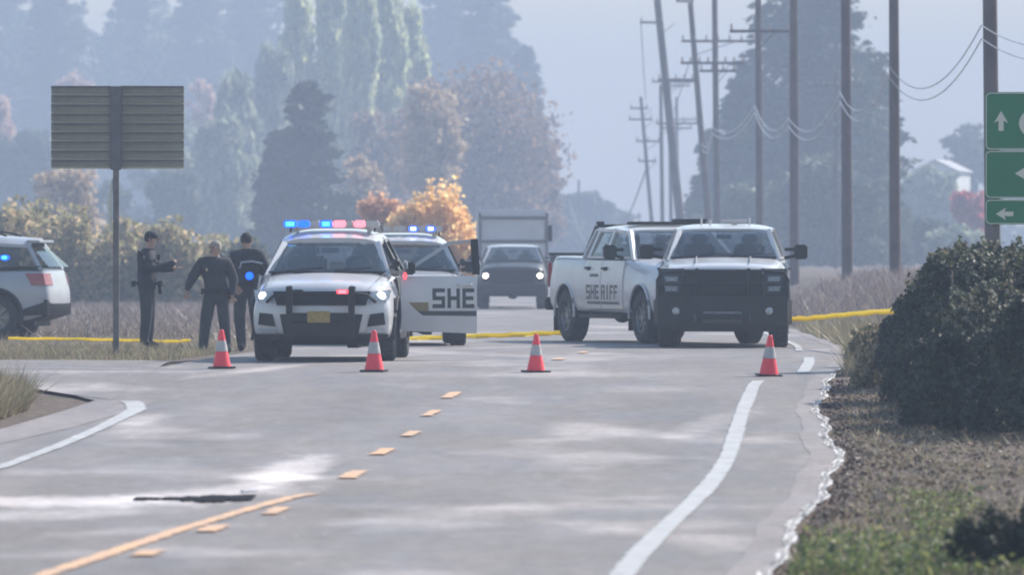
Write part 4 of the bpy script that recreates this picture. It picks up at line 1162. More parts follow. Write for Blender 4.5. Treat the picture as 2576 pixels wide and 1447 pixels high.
# ------------------------------------------------------------------ tape
def tape(pts, label, wd=.075):
    mb = MB(); P2 = []
    for (a, b) in zip(pts[:-1], pts[1:]):
        for i in range(10): P2.append(Vector(a).lerp(Vector(b), i / 10))
    P2.append(Vector(pts[-1])); vs = []; fs = []
    for i, p in enumerate(P2):
        tw = math.sin(i * .45 + len(label)) * .5 + math.sin(i * 1.7) * .2; p = p + Vector((0, 0, .004 * math.sin(i * 1.1)))
        u = Vector((0, math.sin(tw), math.cos(tw))) * wd / 2
        vs += [p - u, p + u]
    for i in range(len(P2) - 1): fs.append((2 * i, 2 * i + 1, 2 * i + 3, 2 * i + 2))
    mb.add(vs, fs); o = mb.build('barrier_tape', M['tape']); 
    s = o.modifiers.new('s', 'SOLIDIFY'); s.thickness = .001
    modapply(o)
    return tag(o, label, 'tape', 'yellow barrier tapes')
tape([P(20, 852, 127), P(160, 853, 125.6), P(300, 856, 124.5), P(442, 860, 123.5), P(480, 856, 123)], 'yellow tape low over the dry grass behind the signpost and the pointing person', .05)
tape([P(1000, 853, 134), P(1100, 850, 134.3), P(1185, 846, 134.6), P(1290, 843, 134.8), P(1395, 838, 135), P(1432, 836, 135.1)], 'yellow tape stretched low between the suv and the angled truck', .085)
tape([P(1975, 803, 126), P(2030, 802, 124), P(2110, 794, 120), P(2200, 786, 114), P(2300, 780, 106)], 'yellow tape from the guarded pickup into the hedge on the right', .085)
# ------------------------------------------------------------------ people
def person(loc, rz, joints, radii, edges, hairmat, label, hatted=False, hands=(), facing=(0, -1)):
    root = empty('person', loc, rz, label, 'person')
    names = list(joints); vs = [joints[n] for n in names]
    me = bpy.data.meshes.new('body'); me.from_pydata(vs, [(names.index(a), names.index(b)) for a, b in edges], [])
    o = link('body', me)
    o.modifiers.new('k', 'SKIN')
    for i, nme in enumerate(names):
        r = radii[nme]; me.skin_vertices[0].data[i].radius = r if hasattr(r, '__len__') else (r, r)
        me.skin_vertices[0].data[i].use_root = (nme == 'pelvis')
    s = o.modifiers.new('s', 'SUBSURF'); s.levels = 2; s.render_levels = 2
    modapply(o)
    me = o.data
    for m in (M['uniform'], M['trouser'], M['skin'], M['boot']): me.materials.append(m)
    hz = joints['neck'][2]; pz = joints['pelvis'][2]
    hn = [Vector(joints[k]) for k in names if k.startswith('hand')]
    mi = []
    for p in me.polygons:
        c = p.center
        k = 0
        if c.z > hz + .015: k = 2
        elif any((c - h).length < .05 for h in hn): k = 2
        elif c.z < .12: k = 3
        elif c.z < pz - .02 and abs(c.x - joints['pelvis'][0]) < .4 and not any((c - Vector(joints[e])).length < .12 for e in joints if e.startswith('elbow')): k = 1
        mi.append(k)
    me.polygons.foreach_set('material_index', mi)
    # fingers and facial relief joined to the same mesh
    fb = MB()
    for (h, d, up) in hands:
        h = Vector(joints[h]); d = Vector(d).normalized(); up = Vector(up).normalized(); sd_ = d.cross(up).normalized()
        for i, L in enumerate((.052, .060, .056, .045)):
            b = h + d * .03 + sd_ * (i - 1.5) * .021
            m1 = b + d * L * .55 - up * .006; e1 = b + d * L - up * .022
            fb.tube([b, m1, e1], [.0105, .0095, .007], 6, mi=2)
        b = h - sd_ * .03; fb.tube([b, b + d * .03 - sd_ * .03, b + d * .065 - sd_ * .035], [.012, .011, .008], 6, mi=2)
    hd = Vector(joints['head']); f = Vector((facing[0], facing[1], 0)).normalized(); sdv = Vector((-f.y, f.x, 0))
    fb.tube([hd + f * .085 + Vector((0, 0, .03)), hd + f * .115 + Vector((0, 0, -.015)), hd + f * .09 + Vector((0, 0, -.02))], [.010, .016, .012], 6, mi=2)
    for s_ in (-1, 1):
        fb.ball(hd + sdv * s_ * .082 - f * .005, (.016, .022, .030), 8, 6, mi=2)
        fb.ball(hd + f * .088 + sdv * s_ * .032 + Vector((0, 0, .022)), (.013, .010, .009), 6, 5, mi=3)
    fb.tube([hd + f * .093 + sdv * -.025 + Vector((0, 0, -.052)), hd + f * .098 + Vector((0, 0, -.05)), hd + f * .093 + sdv * .025 + Vector((0, 0, -.052))], .006, 5, mi=0)
    me2 = fb.mesh('f', [M['uniform'], M['trouser'], M['skin'], M['boot']])
    bm = bmesh.new(); bm.from_mesh(me); bm.from_mesh(me2); bm.to_mesh(me); bm.free(); me.shade_smooth()
    o.name = 'body'; o.parent = root
    # hair cap
    hm = MB(); hm.ball(hd + Vector((0, 0, .025)) - f * .018, (.094, .10, .105), 14, 9)
    hm.v = [tuple(Vector(v)) for v in hm.v]
    # trim the hair away from the face and neck by pulling those vertices inside the head
    hm.v = [tuple(hd + (Vector(v) - hd) * (.72 if ((Vector(v) - hd).dot(f) > .045 and v[2] < hd.z + .06) or v[2] < hd.z - .055 else 1)) for v in hm.v]
    hm.build('hair', hairmat, root)
    if hatted:
        c = MB(); c.ball(hd + Vector((0, 0, .065)), (.105, .112, .07), 14, 7); c.tube([hd + Vector((0, 0, .06)) + f * .07, hd + Vector((0, 0, .05)) + f * .17], [.07, .05], 8, flat=.12)
        c.build('cap', M['uniform'], root)
    # belt with holster and pouches
    pv = Vector(joints['pelvis']) + Vector((0, 0, .05))
    b = MB(); rx, ry = .20, .165
    b.tube([pv + Vector((rx * math.cos(t), ry * math.sin(t), 0)) for t in np.linspace(0, 2 * math.pi, 21)], .026, 6, cap=False, flat=1)
    for t in (.4, 1.2, 2.2, 3.6, 5.2): b.box(pv + Vector((rx * math.cos(t) * 1.08, ry * math.sin(t) * 1.08, -.01)), (.055, .05, .09))
    b.build('duty_belt', M['boot'], root)
    hs = MB(); hs.bar(pv + Vector((.19, .0, .03)), pv + Vector((.20, .0, -.17)), .05, .08); hs.build('holster', M['boot'], root, bevel=.01)
    # shoulder patches, chest badge and radio
    f3 = Vector((facing[0], facing[1], 0)).normalized()
    for k_ in ('shL', 'shR'):
        sp3 = Vector(joints[k_]); o3 = Vector((sp3.x, sp3.y, 0)); o3 = o3.normalized() if o3.length > .01 else f3
        MB().ball(sp3 + o3 * .07 + Vector((0, 0, -.05)), (.032, .032, .038), 8, 6).build('shoulder_patch', M['grey_decal'], root)
    ch = Vector(joints['chest'])
    MB().ball(ch + f3 * .165 + Vector((0, 0, .06)), (.022, .022, .026), 8, 6).build('badge', M['badge'], root)
    MB().box(Vector(joints['upchest']) + f3 * .13 + Vector((.06, 0, -.03)), (.05, .04, .09)).build('radio', M['boot'], root, bevel=.008)
    # jacket collar
    nk = Vector(joints['neck']); MB().tube([nk + Vector((.07 * math.cos(t), .07 * math.sin(t), -.0)) for t in np.linspace(0, 2 * math.pi, 13)], .018, 6, cap=False).build('collar', M['uniform'], root)
    return root
EDG = [('pelvis', 'waist'), ('waist', 'chest'), ('chest', 'upchest'), ('upchest', 'neck'), ('neck', 'chin'), ('chin', 'head'), ('head', 'crown'),
       ('upchest', 'shL'), ('shL', 'elbowL'), ('elbowL', 'wristL'), ('wristL', 'handL'), ('upchest', 'shR'), ('shR', 'elbowR'), ('elbowR', 'wristR'), ('wristR', 'handR'),
       ('pelvis', 'hipL'), ('hipL', 'kneeL'), ('kneeL', 'ankL'), ('ankL', 'toeL'), ('pelvis', 'hipR'), ('hipR', 'kneeR'), ('kneeR', 'ankR'), ('ankR', 'toeR')]
def radii(sc=1.0, side=False):
    a, b = (.165, .118)
    if side: a, b = (.13, .16)
    r = dict(pelvis=(.18, .15), waist=(.185, .15), chest=(.212, .17), upchest=(.18, .14), neck=.062, chin=.062, head=.097, crown=.062,
             shL=.108, shR=.108, elbowL=.08, elbowR=.08, wristL=.054, wristR=.054, handL=(.042, .022), handR=(.042, .022),
             hipL=.125, hipR=.125, kneeL=.094, kneeR=.094, ankL=.08, ankR=.08, toeL=(.05, .032), toeR=(.05, .032))
    return r
# left person: side on, faces right, arm held out to the right
J1 = dict(pelvis=(0, 0, .95), waist=(-.01, 0, 1.10), chest=(-.02, 0, 1.28), upchest=(-.015, 0, 1.42), neck=(.02, 0, 1.515), chin=(.05, 0, 1.575), head=(.065, 0, 1.66), crown=(.055, 0, 1.735),
          shL=(-.005, .17, 1.43), elbowL=(.16, .20, 1.22), wristL=(.36, .10, 1.22), handL=(.43, .07, 1.235),
          shR=(-.015, -.17, 1.43), elbowR=(.10, -.22, 1.20), wristR=(.40, -.20, 1.29), handR=(.48, -.20, 1.335),
          hipL=(.0, .09, .90), kneeL=(.02, .11, .50), ankL=(.0, .12, .09), toeL=(.15, .14, .035),
          hipR=(.0, -.09, .90), kneeR=(.01, -.11, .50), ankR=(-.03, -.12, .09), toeR=(.12, -.15, .035))
def at(px, Y): return (X(px, Y), Y, ground_z(X(px, Y), Y))
R1 = radii()
for k in ('pelvis', 'waist', 'chest', 'upchest'): R1[k] = (R1[k][0] * .95, R1[k][1])
p1 = person(at(370, 120), R(-6), J1, R1, EDG, M['darkhair'], 'person in dark uniform and cap, side on by the signpost, arm held out pointing right', True,
            [('handR', (1, 0, .55), (0, 0, 1)), ('handL', (1, -.2, .1), (0, 0, 1))], facing=(1, -.1))
# middle person: back to the road, arms away from the body, legs apart
J2 = dict(pelvis=(.03, 0, .88), waist=(.02, -.01, 1.03), chest=(.0, -.02, 1.19), upchest=(.0, -.02, 1.34), neck=(.015, -.02, 1.43), chin=(.02, -.03, 1.485), head=(.02, -.03, 1.565), crown=(.02, -.02, 1.635),
          shL=(-.175, -.01, 1.35), elbowL=(-.32, -.03, 1.13), wristL=(-.39, -.12, .97), handL=(-.405, -.14, .90),
          shR=(.19, -.01, 1.35), elbowR=(.30, .03, 1.10), wristR=(.28, -.08, .90), handR=(.27, -.10, .83),
          hipL=(-.06, 0, .84), kneeL=(-.12, -.03, .47), ankL=(-.16, .0, .09), toeL=(-.19, -.14, .035),
          hipR=(.12, 0, .84), kneeR=(.16, -.02, .47), ankR=(.19, .02, .09), toeR=(.23, -.12, .035))
p2 = person(at(538, 119), 0, J2, radii(), EDG, M['greyhair'], 'grey-haired person in dark uniform between the other two, legs apart, one arm out', False,
            [('handL', (-.2, -.1, -1), (0, -1, 0)), ('handR', (.05, 0, -1), (0, -1, 0))], facing=(-.6, -.8))
J3 = dict(pelvis=(-.01, 0, .98), waist=(-.01, 0, 1.13), chest=(.0, 0, 1.31), upchest=(.0, 0, 1.46), neck=(-.01, 0, 1.55), chin=(-.01, 0, 1.605), head=(-.01, 0, 1.69), crown=(-.01, 0, 1.765),
          shL=(-.19, 0, 1.465), elbowL=(-.23, .03, 1.19), wristL=(-.17, -.1, .99), handL=(-.14, -.13, .95),
          shR=(.19, 0, 1.465), elbowR=(.29, .0, 1.22), wristR=(.26, -.12, 1.02), handR=(.23, -.16, .98),
          hipL=(-.10, 0, .93), kneeL=(-.12, -.02, .51), ankL=(-.08, 0, .09), toeL=(-.10, -.14, .035),
          hipR=(.09, 0, .93), kneeR=(.13, -.02, .51), ankR=(.22, 0, .09), toeR=(.26, -.13, .035))
p3 = person(at(622, 121), 0, J3, radii(), EDG, M['darkhair'], 'tall dark-haired person in black uniform with arms bent, beside the suv mirror', False,
            [('handL', (.2, -.3, -1), (0, -1, 0)), ('handR', (-.2, -.3, -1), (0, -1, 0))], facing=(.2, 1))

# ------------------------------------------------------------------ utility poles and cables
INS = MB().lathe([(.001, 0), (.05, .0), (.06, .08), (.035, .12), (.055, .17), (.03, .26), (.001, .27)], (0, 0, 0), 'z', 8).mesh('insulator', M['ceramic'])
def pole(px0, px1, Y, top, rad, arms, label, dx=0):
    """px0 at horizon height, px1 at the photograph's top edge"""
    x0 = X(px0, Y); zb = ground_z(x0, Y) - .2
    r = empty('utility_pole', (x0, Y, zb), 0, label, 'utility pole', 'utility poles along the road')
    lean = (X(px1, Y) - x0) / (HY * Y / F)
    H = top
    MB().tube([(lean * (z - .0), 0, z) for z in np.linspace(0, H, 9)], [rad * lerp(1.08, .80, t) for t in np.linspace(0, 1, 9)], 14).build('pole_shaft', M['wood'], r)
    for (pz, pl, pr, ni) in arms:
        z = CZ - (pz - HY) * Y / F - zb; xa, xb = X(pl, Y) - x0, X(pr, Y) - x0
        a = MB().box(((xa + xb) / 2, -rad * .95 - .05, z), (xb - xa, .10, .13)).build('crossarm', M['wood'], r)
        for k in range(ni):
            x = lerp(xa + .08, xb - .08, k / max(1, ni - 1)); link('insulator', INS, a).location = (x, -rad - .05, z + .06)
        if xb - xa > 1: MB().bar((lean * z + .0, -rad, z - .75), (xb * .5, -rad - .04, z - .04), .04, .02).build('arm_brace', M['steel'], a)
    return r
poles = [
    (2499, 2492, 172, 13.5, .165, [], 'nearest thick utility pole rising behind the green guide sign'),
    (2252, 2249, 220, 13, .150, [], 'thick utility pole standing just left of the hedge top'),
    (2132, 2128, 246, 13, .165, [], 'second thick utility pole left of the hedge'),
    (1999, 1997, 290, 13, .17, [], 'utility pole in front of the tall conifer, above the guarded pickup mirror'),
    (1912, 1908, 338, 14, .155, [(78, 1835, 1986, 4)], 'utility pole carrying one long high crossarm in front of the conifer'),
    (1806, 1799, 405, 15, .17, [(158, 1712, 1872, 8), (178, 1760, 1850, 4)], 'upright utility pole with crowded crossarms over the angled truck'),
    (1796, 1746, 420, 15, .175, [(103, 1714, 1898, 7), (2, 1700, 1745, 2)], 'leaning utility pole crossing behind the crowded crossarms'),
    (1728, 1666, 470, 17, .26, [(56, 1610, 1668, 2), (200, 1655, 1745, 5)], 'thickest leaning grey utility pole left of the group'),
    (1652, 1600, 580, 13.4, .14, [(272, 1585, 1630, 2), (300, 1582, 1640, 2), (355, 1600, 1660, 3), (405, 1605, 1650, 2)], 'thin leaning utility pole at the far left of the row'),
    (1668, 1661, 560, 13.8, .15, [(205, 1640, 1745, 4), (310, 1650, 1755, 4)], 'thin far utility pole in the cluster left of the thick leaning one'),
    (1690, 1682, 620, 15, .15, [(215, 1660, 1735, 4), (322, 1660, 1740, 3)], 'far utility pole in the middle of the leftmost cluster'),
    (1706, 1700, 700, 15, .15, [(300, 1690, 1750, 3)], 'farthest utility pole of the cluster, deep in the haze'),
    (2103, 2104, 500, 12.6, .16, [(215, 2036, 2175, 5), (320, 2060, 2140, 3)], 'short hazy utility pole with crossarm before the tall conifer'),
]
PT = []
for (a, b, Y, H, rd, arms, lab) in poles:
    r = pole(a, b, Y, H, rd, arms, lab); PT.append((a, b, Y, r, rd))
tag(MB().tube([(0, 0, 0), (0, 0, 9.5)], .13, 8).build('utility_pole', M['wood']), 'lone far pole standing in the haze left of the angled truck', 'utility pole').location = (X(1456, 850), 850, ground_z(X(1456, 850), 850))
def cable(a, b, sag, rad, material, label, n=22, group='cables between the utility poles'):
    a = Vector(a); b = Vector(b); pts = []
    for i in range(n + 1):
        t = i / n; p = a.lerp(b, t); p.z -= sag * 4 * t * (1 - t); pts.append(p)
    return tag(MB().tube(pts, rad, 5).build('cable', material), label, 'cable', group)
def att(i, py, side=-1):
    a, b, Y, r, rd = PT[i]; px = a + (b - a) * (HY - py) / HY
    return Vector((X(px, Y) + side * (rd + .04), Y, CZ - (py - HY) * Y / F))
hts = {0: 62, 1: 160, 2: 230, 3: 296, 4: 265, 5: 320, 6: 360}
names_ = ['green sign pole', 'hedge pole', 'second hedge pole', 'conifer pole', 'long crossarm pole', 'crowded pole', 'leaning pole']
near = Vector((X(2499, 172) * 1.0 + .25, 120, att(0, 62).z))
for j, (off, mm, wo) in enumerate(((0, 'wirelight', 'upper'), (34, 'wirelight', 'lower'))):
    cable(near + Vector((0, 0, -off * .008)), att(0, hts[0] + off), 1.0, .013, M[mm], f'{wo} sagging cable running from the {names_[0]} out past the right edge')
    for i in range(6):
        cable(att(i, hts[i] + off * 172 / PT[i][2]), att(i + 1, hts[i + 1] + off * 172 / PT[i + 1][2]), 1.0 - .09 * i, .013 + .003 * i, M['wire'] if i == 0 else M[mm], f'{wo} sagging cable between the {names_[i]} and the {names_[i + 1]}')
# service drops and the high conductor over the left of the row
cable(P(1612, 58, 470), P(1625, 250, 580), .3, .035, M['wirelight'], 'pale wire dropping steeply left of the thickest leaning pole')
cable(P(1627, 420, 580), P(1430, 500, 900), 6, .06, M['wire'], 'dark wire sagging away over the road towards the lone far pole')
cable(P(1665, 330, 560), P(1735, 150, 470), .6, .03, M['wirelight'], 'pale wire slanting across the far cluster of poles')

# ------------------------------------------------------------------ vegetation
def leaf_mesh(name, C, size, material, aspect=1.0, dirs=None, sizes=None, jitter=.35, up=0.0):
    """C: Nx3 centres; each leaf a pointed quad turned its own way"""
    n = len(C)
    a = rng.normal(size=(n, 3)) if dirs is None else dirs + rng.normal(size=(n, 3)) * .35
    a[:, 2] += up
    a /= np.linalg.norm(a, axis=1)[:, None] + 1e-9
    b = rng.normal(size=(n, 3)); b -= (b * a).sum(1)[:, None] * a; b /= np.linalg.norm(b, axis=1)[:, None] + 1e-9
    s = size * np.exp(rng.normal(size=n) * jitter)
    if sizes is not None: s = s * sizes
    s = s[:, None]
    L = s * aspect ** .5; W_ = s / aspect ** .5
    v = np.empty((n, 4, 3))
    v[:, 0] = C - a * L * .5; v[:, 1] = C + b * W_ * .5 - a * L * .05; v[:, 2] = C + a * L * .5; v[:, 3] = C - b * W_ * .5 + a * L * .08
    me = bpy.data.meshes.new(name)
    me.vertices.add(n * 4); me.vertices.foreach_set('co', v.ravel())
    me.loops.add(n * 4); me.loops.foreach_set('vertex_index', np.arange(n * 4))
    me.polygons.add(n); me.polygons.foreach_set('loop_start', np.arange(n) * 4); me.polygons.foreach_set('loop_total', np.full(n, 4))
    me.materials.append(material); me.update(); me.validate()
    return me
def limb(mb, p, q, r0, r1, bend=.12, n=4):
    p = np.array(p, float); q = np.array(q, float); L = np.linalg.norm(q - p)
    o = rng.normal(size=3) * L * bend; pts = []
    for i in range(n + 1):
        t = i / n; pts.append(tuple(p + (q - p) * t + o * math.sin(math.pi * t)))
    mb.tube(pts, [lerp(r0, r1, i / n) for i in range(n + 1)], 5, cap=False)
    return pts
def deep(Y, px=0, f=2.1): return Y * (f if px < 1400 else 1.38) if 318 < Y < 640 else Y
def tree_root(px, Y, label, cat='tree', group=None, name='tree'):
    x = X(px, Y); return empty(name, (x, Y, ground_z(x, Y) - .1), random.uniform(0, 6.28) * 0, label, cat, group)
def broadleaf(px, top, half, Y, material, label, nleaf=9000, leaf=.30, low=.18, dense=1.0, sparse=False, squash=1.0, name='broadleaf_tree', barkm=None, streak=1.0, limbs=26, lw=1.0):
    f_ = 1.45 if material.name == 'tan_autumn_leaves' else 1.95 if material.name == 'pinkish_leaves' else 1.7 if material.name == 'rusty_leaves' else 2.1; k_ = deep(Y, px, f_) / Y; Y = deep(Y, px, f_); leaf = leaf * k_
    r = tree_root(px, Y, label, name=name); b = r.location.z
    H = CZ - (top - HY) * Y / F - b; W_ = half * Y / F
    tb = MB(); C = []; S_ = []
    tb.tube([(0, 0, 0), (.1, 0, H * .25), (-.1, .1, H * .5), (0, 0, H * .8)], [H * .022, H * .017, H * .011, H * .004], 8)
    for i in range(limbs):
        t = low + (.85 - low) * (i + rng.random()) / limbs
        ang = rng.random() * 2 * math.pi; zc = H * lerp(low + .12, .97, rng.random() ** .8)
        env = math.sqrt(max(.05, 1 - ((zc / H - .48) / .56) ** 2))
        q = np.array([math.cos(ang) * W_ * env * rng.uniform(.45, 1.02), math.sin(ang) * W_ * env * rng.uniform(.45, 1.02) * .8, zc])
        p = np.array([0, 0, max(H * .12, q[2] * rng.uniform(.45, .8))])
        pts = limb(tb, p, q, H * .010 * lw, H * .003 * lw, .08)
        for k in range(5):
            a = np.array(pts[rng.integers(2, 5)]); e = a + np.clip(rng.normal(size=3), -1.4, 1.4) * W_ * .22
            e[2] = min(e[2], H); limb(tb, a, e, H * .003, H * .001, .1, 2)
            C.append(e); S_.append(rng.uniform(.5, 1.3))
        C.append(q); S_.append(1.2)
    tb.build('trunk', barkm or M['bark'], r)
    C = np.array(C); S_ = np.array(S_)
    idx = rng.choice(len(C), nleaf, p=S_ / S_.sum())
    sg_ = W_ * (.13 if not sparse else .15)
    pos = C[idx] + np.clip(rng.normal(size=(nleaf, 3)), -1.7, 1.7) * sg_ * S_[idx][:, None] * np.array([1, 1, .75 * squash])
    pos = pos[(pos[:, 2] > H * .04)]
    me = leaf_mesh('crown', pos, leaf, material, streak)
    link('crown', me, r)
    return r
def conifer(px, top, half, Y, material, label, nleaf=12000, leaf=.32, ragged=.3, low=.05, power=.75, name='conifer_tree', m=60):
    f_ = 1.65 if material.name == 'dark_fir_needles' else 2.1; k_ = deep(Y, px, f_) / Y; Y = deep(Y, px, f_); leaf = leaf * k_
    r = tree_root(px, Y, label, name=name); b = r.location.z
    H = CZ - (top - HY) * Y / F - b; W_ = half * Y / F
    tb = MB(); tb.tube([(0, 0, 0), (0, 0, H * .5), (0, 0, H * .99)], [H * .018, H * .011, H * .002], 8)
    P_ = []; D_ = []
    nb = int(nleaf / m)
    for i in range(nb):
        t = low + (1 - low) * (i / nb) ** 1.0
        z = H * t; L = W_ * (1 - t) ** power * rng.uniform(1 - ragged, 1 + ragged * .35) + .25
        ang = rng.random() * 2 * math.pi; d = np.array([math.cos(ang), math.sin(ang), 0])
        droop = rng.uniform(.10, .32)
        tt = rng.random(m) ** .7
        spread = .10 * L + .15
        pos = np.outer(tt, d) * L; pos[:, 2] = z - droop * L * tt + .18 * L * tt ** 3
        pos += rng.normal(size=(m, 3)) * np.array([1, 1, .55]) * spread * (.35 + .65 * (1 - np.abs(tt - .6)))[:, None]
        P_.append(pos); D_.append(np.tile(d + np.array([0, 0, -.25]), (m, 1)))
        if i % 3 == 0: tb.tube([(0, 0, z), tuple(d * L * .5 + np.array([0, 0, z - droop * L * .5])), tuple(d * L * .95 + np.array([0, 0, z - droop * L * .8]))], [H * .004, H * .002, H * .0008], 4, cap=False)
    tb.build('trunk', M['bark'], r)
    me = leaf_mesh('crown', np.concatenate(P_), leaf, material, 2.0, np.concatenate(D_)); link('crown', me, r)
    return r
def poplar(px, top, half, Y, material, label, nleaf=8000, leaf=.34, low=.1):
    k_ = deep(Y, px, 1.8) / Y; Y = deep(Y, px, 1.8); leaf = leaf * k_
    r = tree_root(px, Y, label, name='poplar_tree'); b = r.location.z
    H = CZ - (top - HY) * Y / F - b; W_ = half * Y / F
    tb = MB(); tb.tube([(0, 0, 0), (0, 0, H * .5), (0, 0, H * .95)], [H * .016, H * .009, H * .002], 8)
    C = []; K = []
    for i in range(46):
        t = low + (.9 - low) * i / 46; z = H * t; ang = rng.random() * 6.283
        env = W_ * (math.sin(math.pi * min(1, (t * .9 + .12))) ** .6) * rng.uniform(.4, 1.1)
        L = H * rng.uniform(.10, .20)
        q = np.array([math.cos(ang) * env, math.sin(ang) * env, min(H, z + L)])
        limb(tb, (0, 0, z), q, H * .004, H * .001, .06, 3)
        for k in range(4): C.append(np.array([q[0], q[1], z]) * (1 - k / 4) * np.array([.9, .9, 1]) + q * (k / 4) + np.array([0, 0, 0])); K.append(1)
    C = np.array(C); idx = rng.integers(0, len(C), nleaf)
    # elongated upright sprays
    pos = C[idx] + rng.normal(size=(nleaf, 3)) * np.array([W_ * .13, W_ * .13, H * .028])
    tb.build('trunk', M['bark'], r)
    me = leaf_mesh('crown', pos, leaf, material, 2.2, np.tile(np.array([0, 0, 1.0]), (nleaf, 1))); link('crown', me, r)
    return r
def shrub(px, top, half, Y, material, label, nleaf=2500, leaf=.14, depth=.8, name='shrub', cat='shrub', base=None, clumps=40, group=None, clump=.13):
    r = tree_root(px, Y, label, cat, name=name, group=group); b = r.location.z
    H = CZ - (top - HY) * Y / F - b; W_ = half * Y / F
    tb = MB(); C = []
    for i in range(clumps):
        ang = rng.random() * 6.283; rr_ = rng.random() ** .5; t = rng.random()
        z = H * (t * math.sqrt(max(.05, 1 - rr_ ** 2 * .85)))
        q = np.array([math.cos(ang) * W_ * rr_, math.sin(ang) * W_ * rr_ * depth, max(.08, z)])
        if i % 2 == 0: limb(tb, (0, 0, 0), q, .03, .008, .1, 3)
        C.append(q)
    tb.build('stems', M['bark'], r); C = np.array(C); idx = rng.integers(0, len(C), nleaf)
    pos = C[idx] + np.clip(rng.normal(size=(nleaf, 3)), -1.6, 1.6) * np.array([W_, W_ * depth, H]) * clump
    pos[:, 2] = np.abs(pos[:, 2])
    link('leaves', leaf_mesh('leaves', pos, leaf, material, 1.3), r)
    return r
L = {}
L['fir'] = leafmat('fir_needles', [(.045, .065, .05), (.065, .085, .06), (.035, .05, .045), (.085, .105, .07)], .25)
L['dkfir'] = leafmat('dark_fir_needles', [(.025, .036, .034), (.036, .048, .04), (.02, .028, .028), (.048, .06, .048)], .2)
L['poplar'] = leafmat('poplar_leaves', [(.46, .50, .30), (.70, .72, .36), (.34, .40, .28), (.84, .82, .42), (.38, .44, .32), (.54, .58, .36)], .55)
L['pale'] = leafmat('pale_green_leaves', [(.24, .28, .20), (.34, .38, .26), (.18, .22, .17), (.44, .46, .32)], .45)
L['mid'] = leafmat('mid_green_leaves', [(.08, .105, .075), (.11, .135, .09), (.06, .085, .065), (.15, .165, .11)], .4)
L['rust'] = leafmat('rusty_leaves', [(.26, .17, .14), (.36, .23, .16), (.18, .13, .13), (.46, .32, .20), (.18, .16, .16)], .45)
L['tan'] = leafmat('tan_autumn_leaves', [(.45, .33, .21), (.55, .40, .25), (.34, .26, .18), (.62, .48, .33)], .45)
L['orange'] = leafmat('orange_leaves', [(.90, .60, .26), (.92, .66, .30), (.84, .54, .25), (.92, .70, .36)], .68)
L['orangedull'] = leafmat('dull_orange_leaves', [(.72, .42, .26), (.80, .50, .32), (.60, .38, .27)], .5)
L['red'] = leafmat('red_leaves', [(.55, .08, .09), (.65, .14, .14), (.42, .07, .09)], .45)
L['olive'] = leafmat('olive_leaves', [(.34, .31, .17), (.42, .36, .19), (.27, .25, .14), (.54, .42, .24), (.23, .23, .14), (.62, .47, .29)], .58)
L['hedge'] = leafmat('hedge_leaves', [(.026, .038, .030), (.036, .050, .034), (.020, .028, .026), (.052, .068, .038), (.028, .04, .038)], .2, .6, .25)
L['hedgesun'] = leafmat('sunlit_hedge_leaves', [(.06, .075, .03), (.09, .10, .05), (.16, .14, .09), (.04, .055, .03), (.30, .27, .22)], .35, .55, .35)  # lighter copy of the hedge leaves, sunlight put into their colour
L['creeper'] = leafmat('creeping_leaves', [(.12, .17, .055), (.18, .22, .075), (.08, .115, .045), (.26, .27, .11), (.06, .08, .035), (.19, .15, .10)], .4, .5, .3)
L['dry'] = leafmat('dry_grass', [(.30, .24, .15), (.24, .19, .12), (.38, .32, .21), (.18, .15, .10), (.20, .20, .11)], .35)
L['litter'] = leafmat('leaf_litter', [(.11, .078, .058), (.17, .125, .10), (.24, .185, .15), (.07, .05, .045), (.38, .32, .27), (.13, .10, .085)], .1, .8, .15)
L['field'] = leafmat('withered_field', [(.20, .155, .145), (.26, .20, .18), (.15, .12, .12), (.32, .26, .23)], .3)
L['hazyfir'] = leafmat('haze_paled_needles', [(.10, .125, .10), (.14, .165, .12), (.075, .10, .085), (.18, .20, .14)], .35)  # fir needles lightened so that extra haze is painted into them
L['pink'] = leafmat('pinkish_leaves', [(.62, .42, .36), (.52, .36, .32), (.70, .52, .44)], .5)

# far left, deep in the haze
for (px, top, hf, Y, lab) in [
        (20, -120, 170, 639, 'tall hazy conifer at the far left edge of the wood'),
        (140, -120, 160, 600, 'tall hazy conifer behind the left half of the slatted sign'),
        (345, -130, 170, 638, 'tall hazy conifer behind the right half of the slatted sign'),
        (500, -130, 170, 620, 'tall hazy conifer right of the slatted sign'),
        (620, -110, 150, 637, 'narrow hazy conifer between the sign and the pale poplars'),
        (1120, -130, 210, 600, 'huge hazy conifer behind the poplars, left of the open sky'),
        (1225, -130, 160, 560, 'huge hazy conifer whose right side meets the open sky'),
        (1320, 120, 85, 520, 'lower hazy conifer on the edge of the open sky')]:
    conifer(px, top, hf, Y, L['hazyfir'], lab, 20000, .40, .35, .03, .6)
for (px, top, hf, Y, mt_, lab) in [
        (690, 120, 70, 450, 'pale', 'shorter pale green tree left of the poplar group'),
        (600, 190, 60, 430, 'pale', 'low rounded pale tree beside the slatted sign, tinged grey'),
        (745, -50, 48, 460, 'poplar', 'leftmost tall yellow green poplar'),
        (830, -70, 55, 455, 'poplar', 'tall poplar just left of the middle of the poplar group'),
        (905, -80, 52, 440, 'poplar', 'tall poplar above the dark young conifer, right side'),
        (975, -70, 55, 445, 'poplar', 'brightest yellow green poplar'),
        (1035, 20, 42, 450, 'poplar', 'rightmost poplar against the huge conifer')]:
    poplar(px, top, hf, Y, L[mt_], lab, 8500, .36)
poplar(560, 290, 75, 410, L['pale'], 'low pale feathery tree right of the slatted sign panel', 5500, .32)
broadleaf(640, 260, 90, 400, L['pale'], 'grey green round tree between the sign and the dark conifer', 7000, .32)
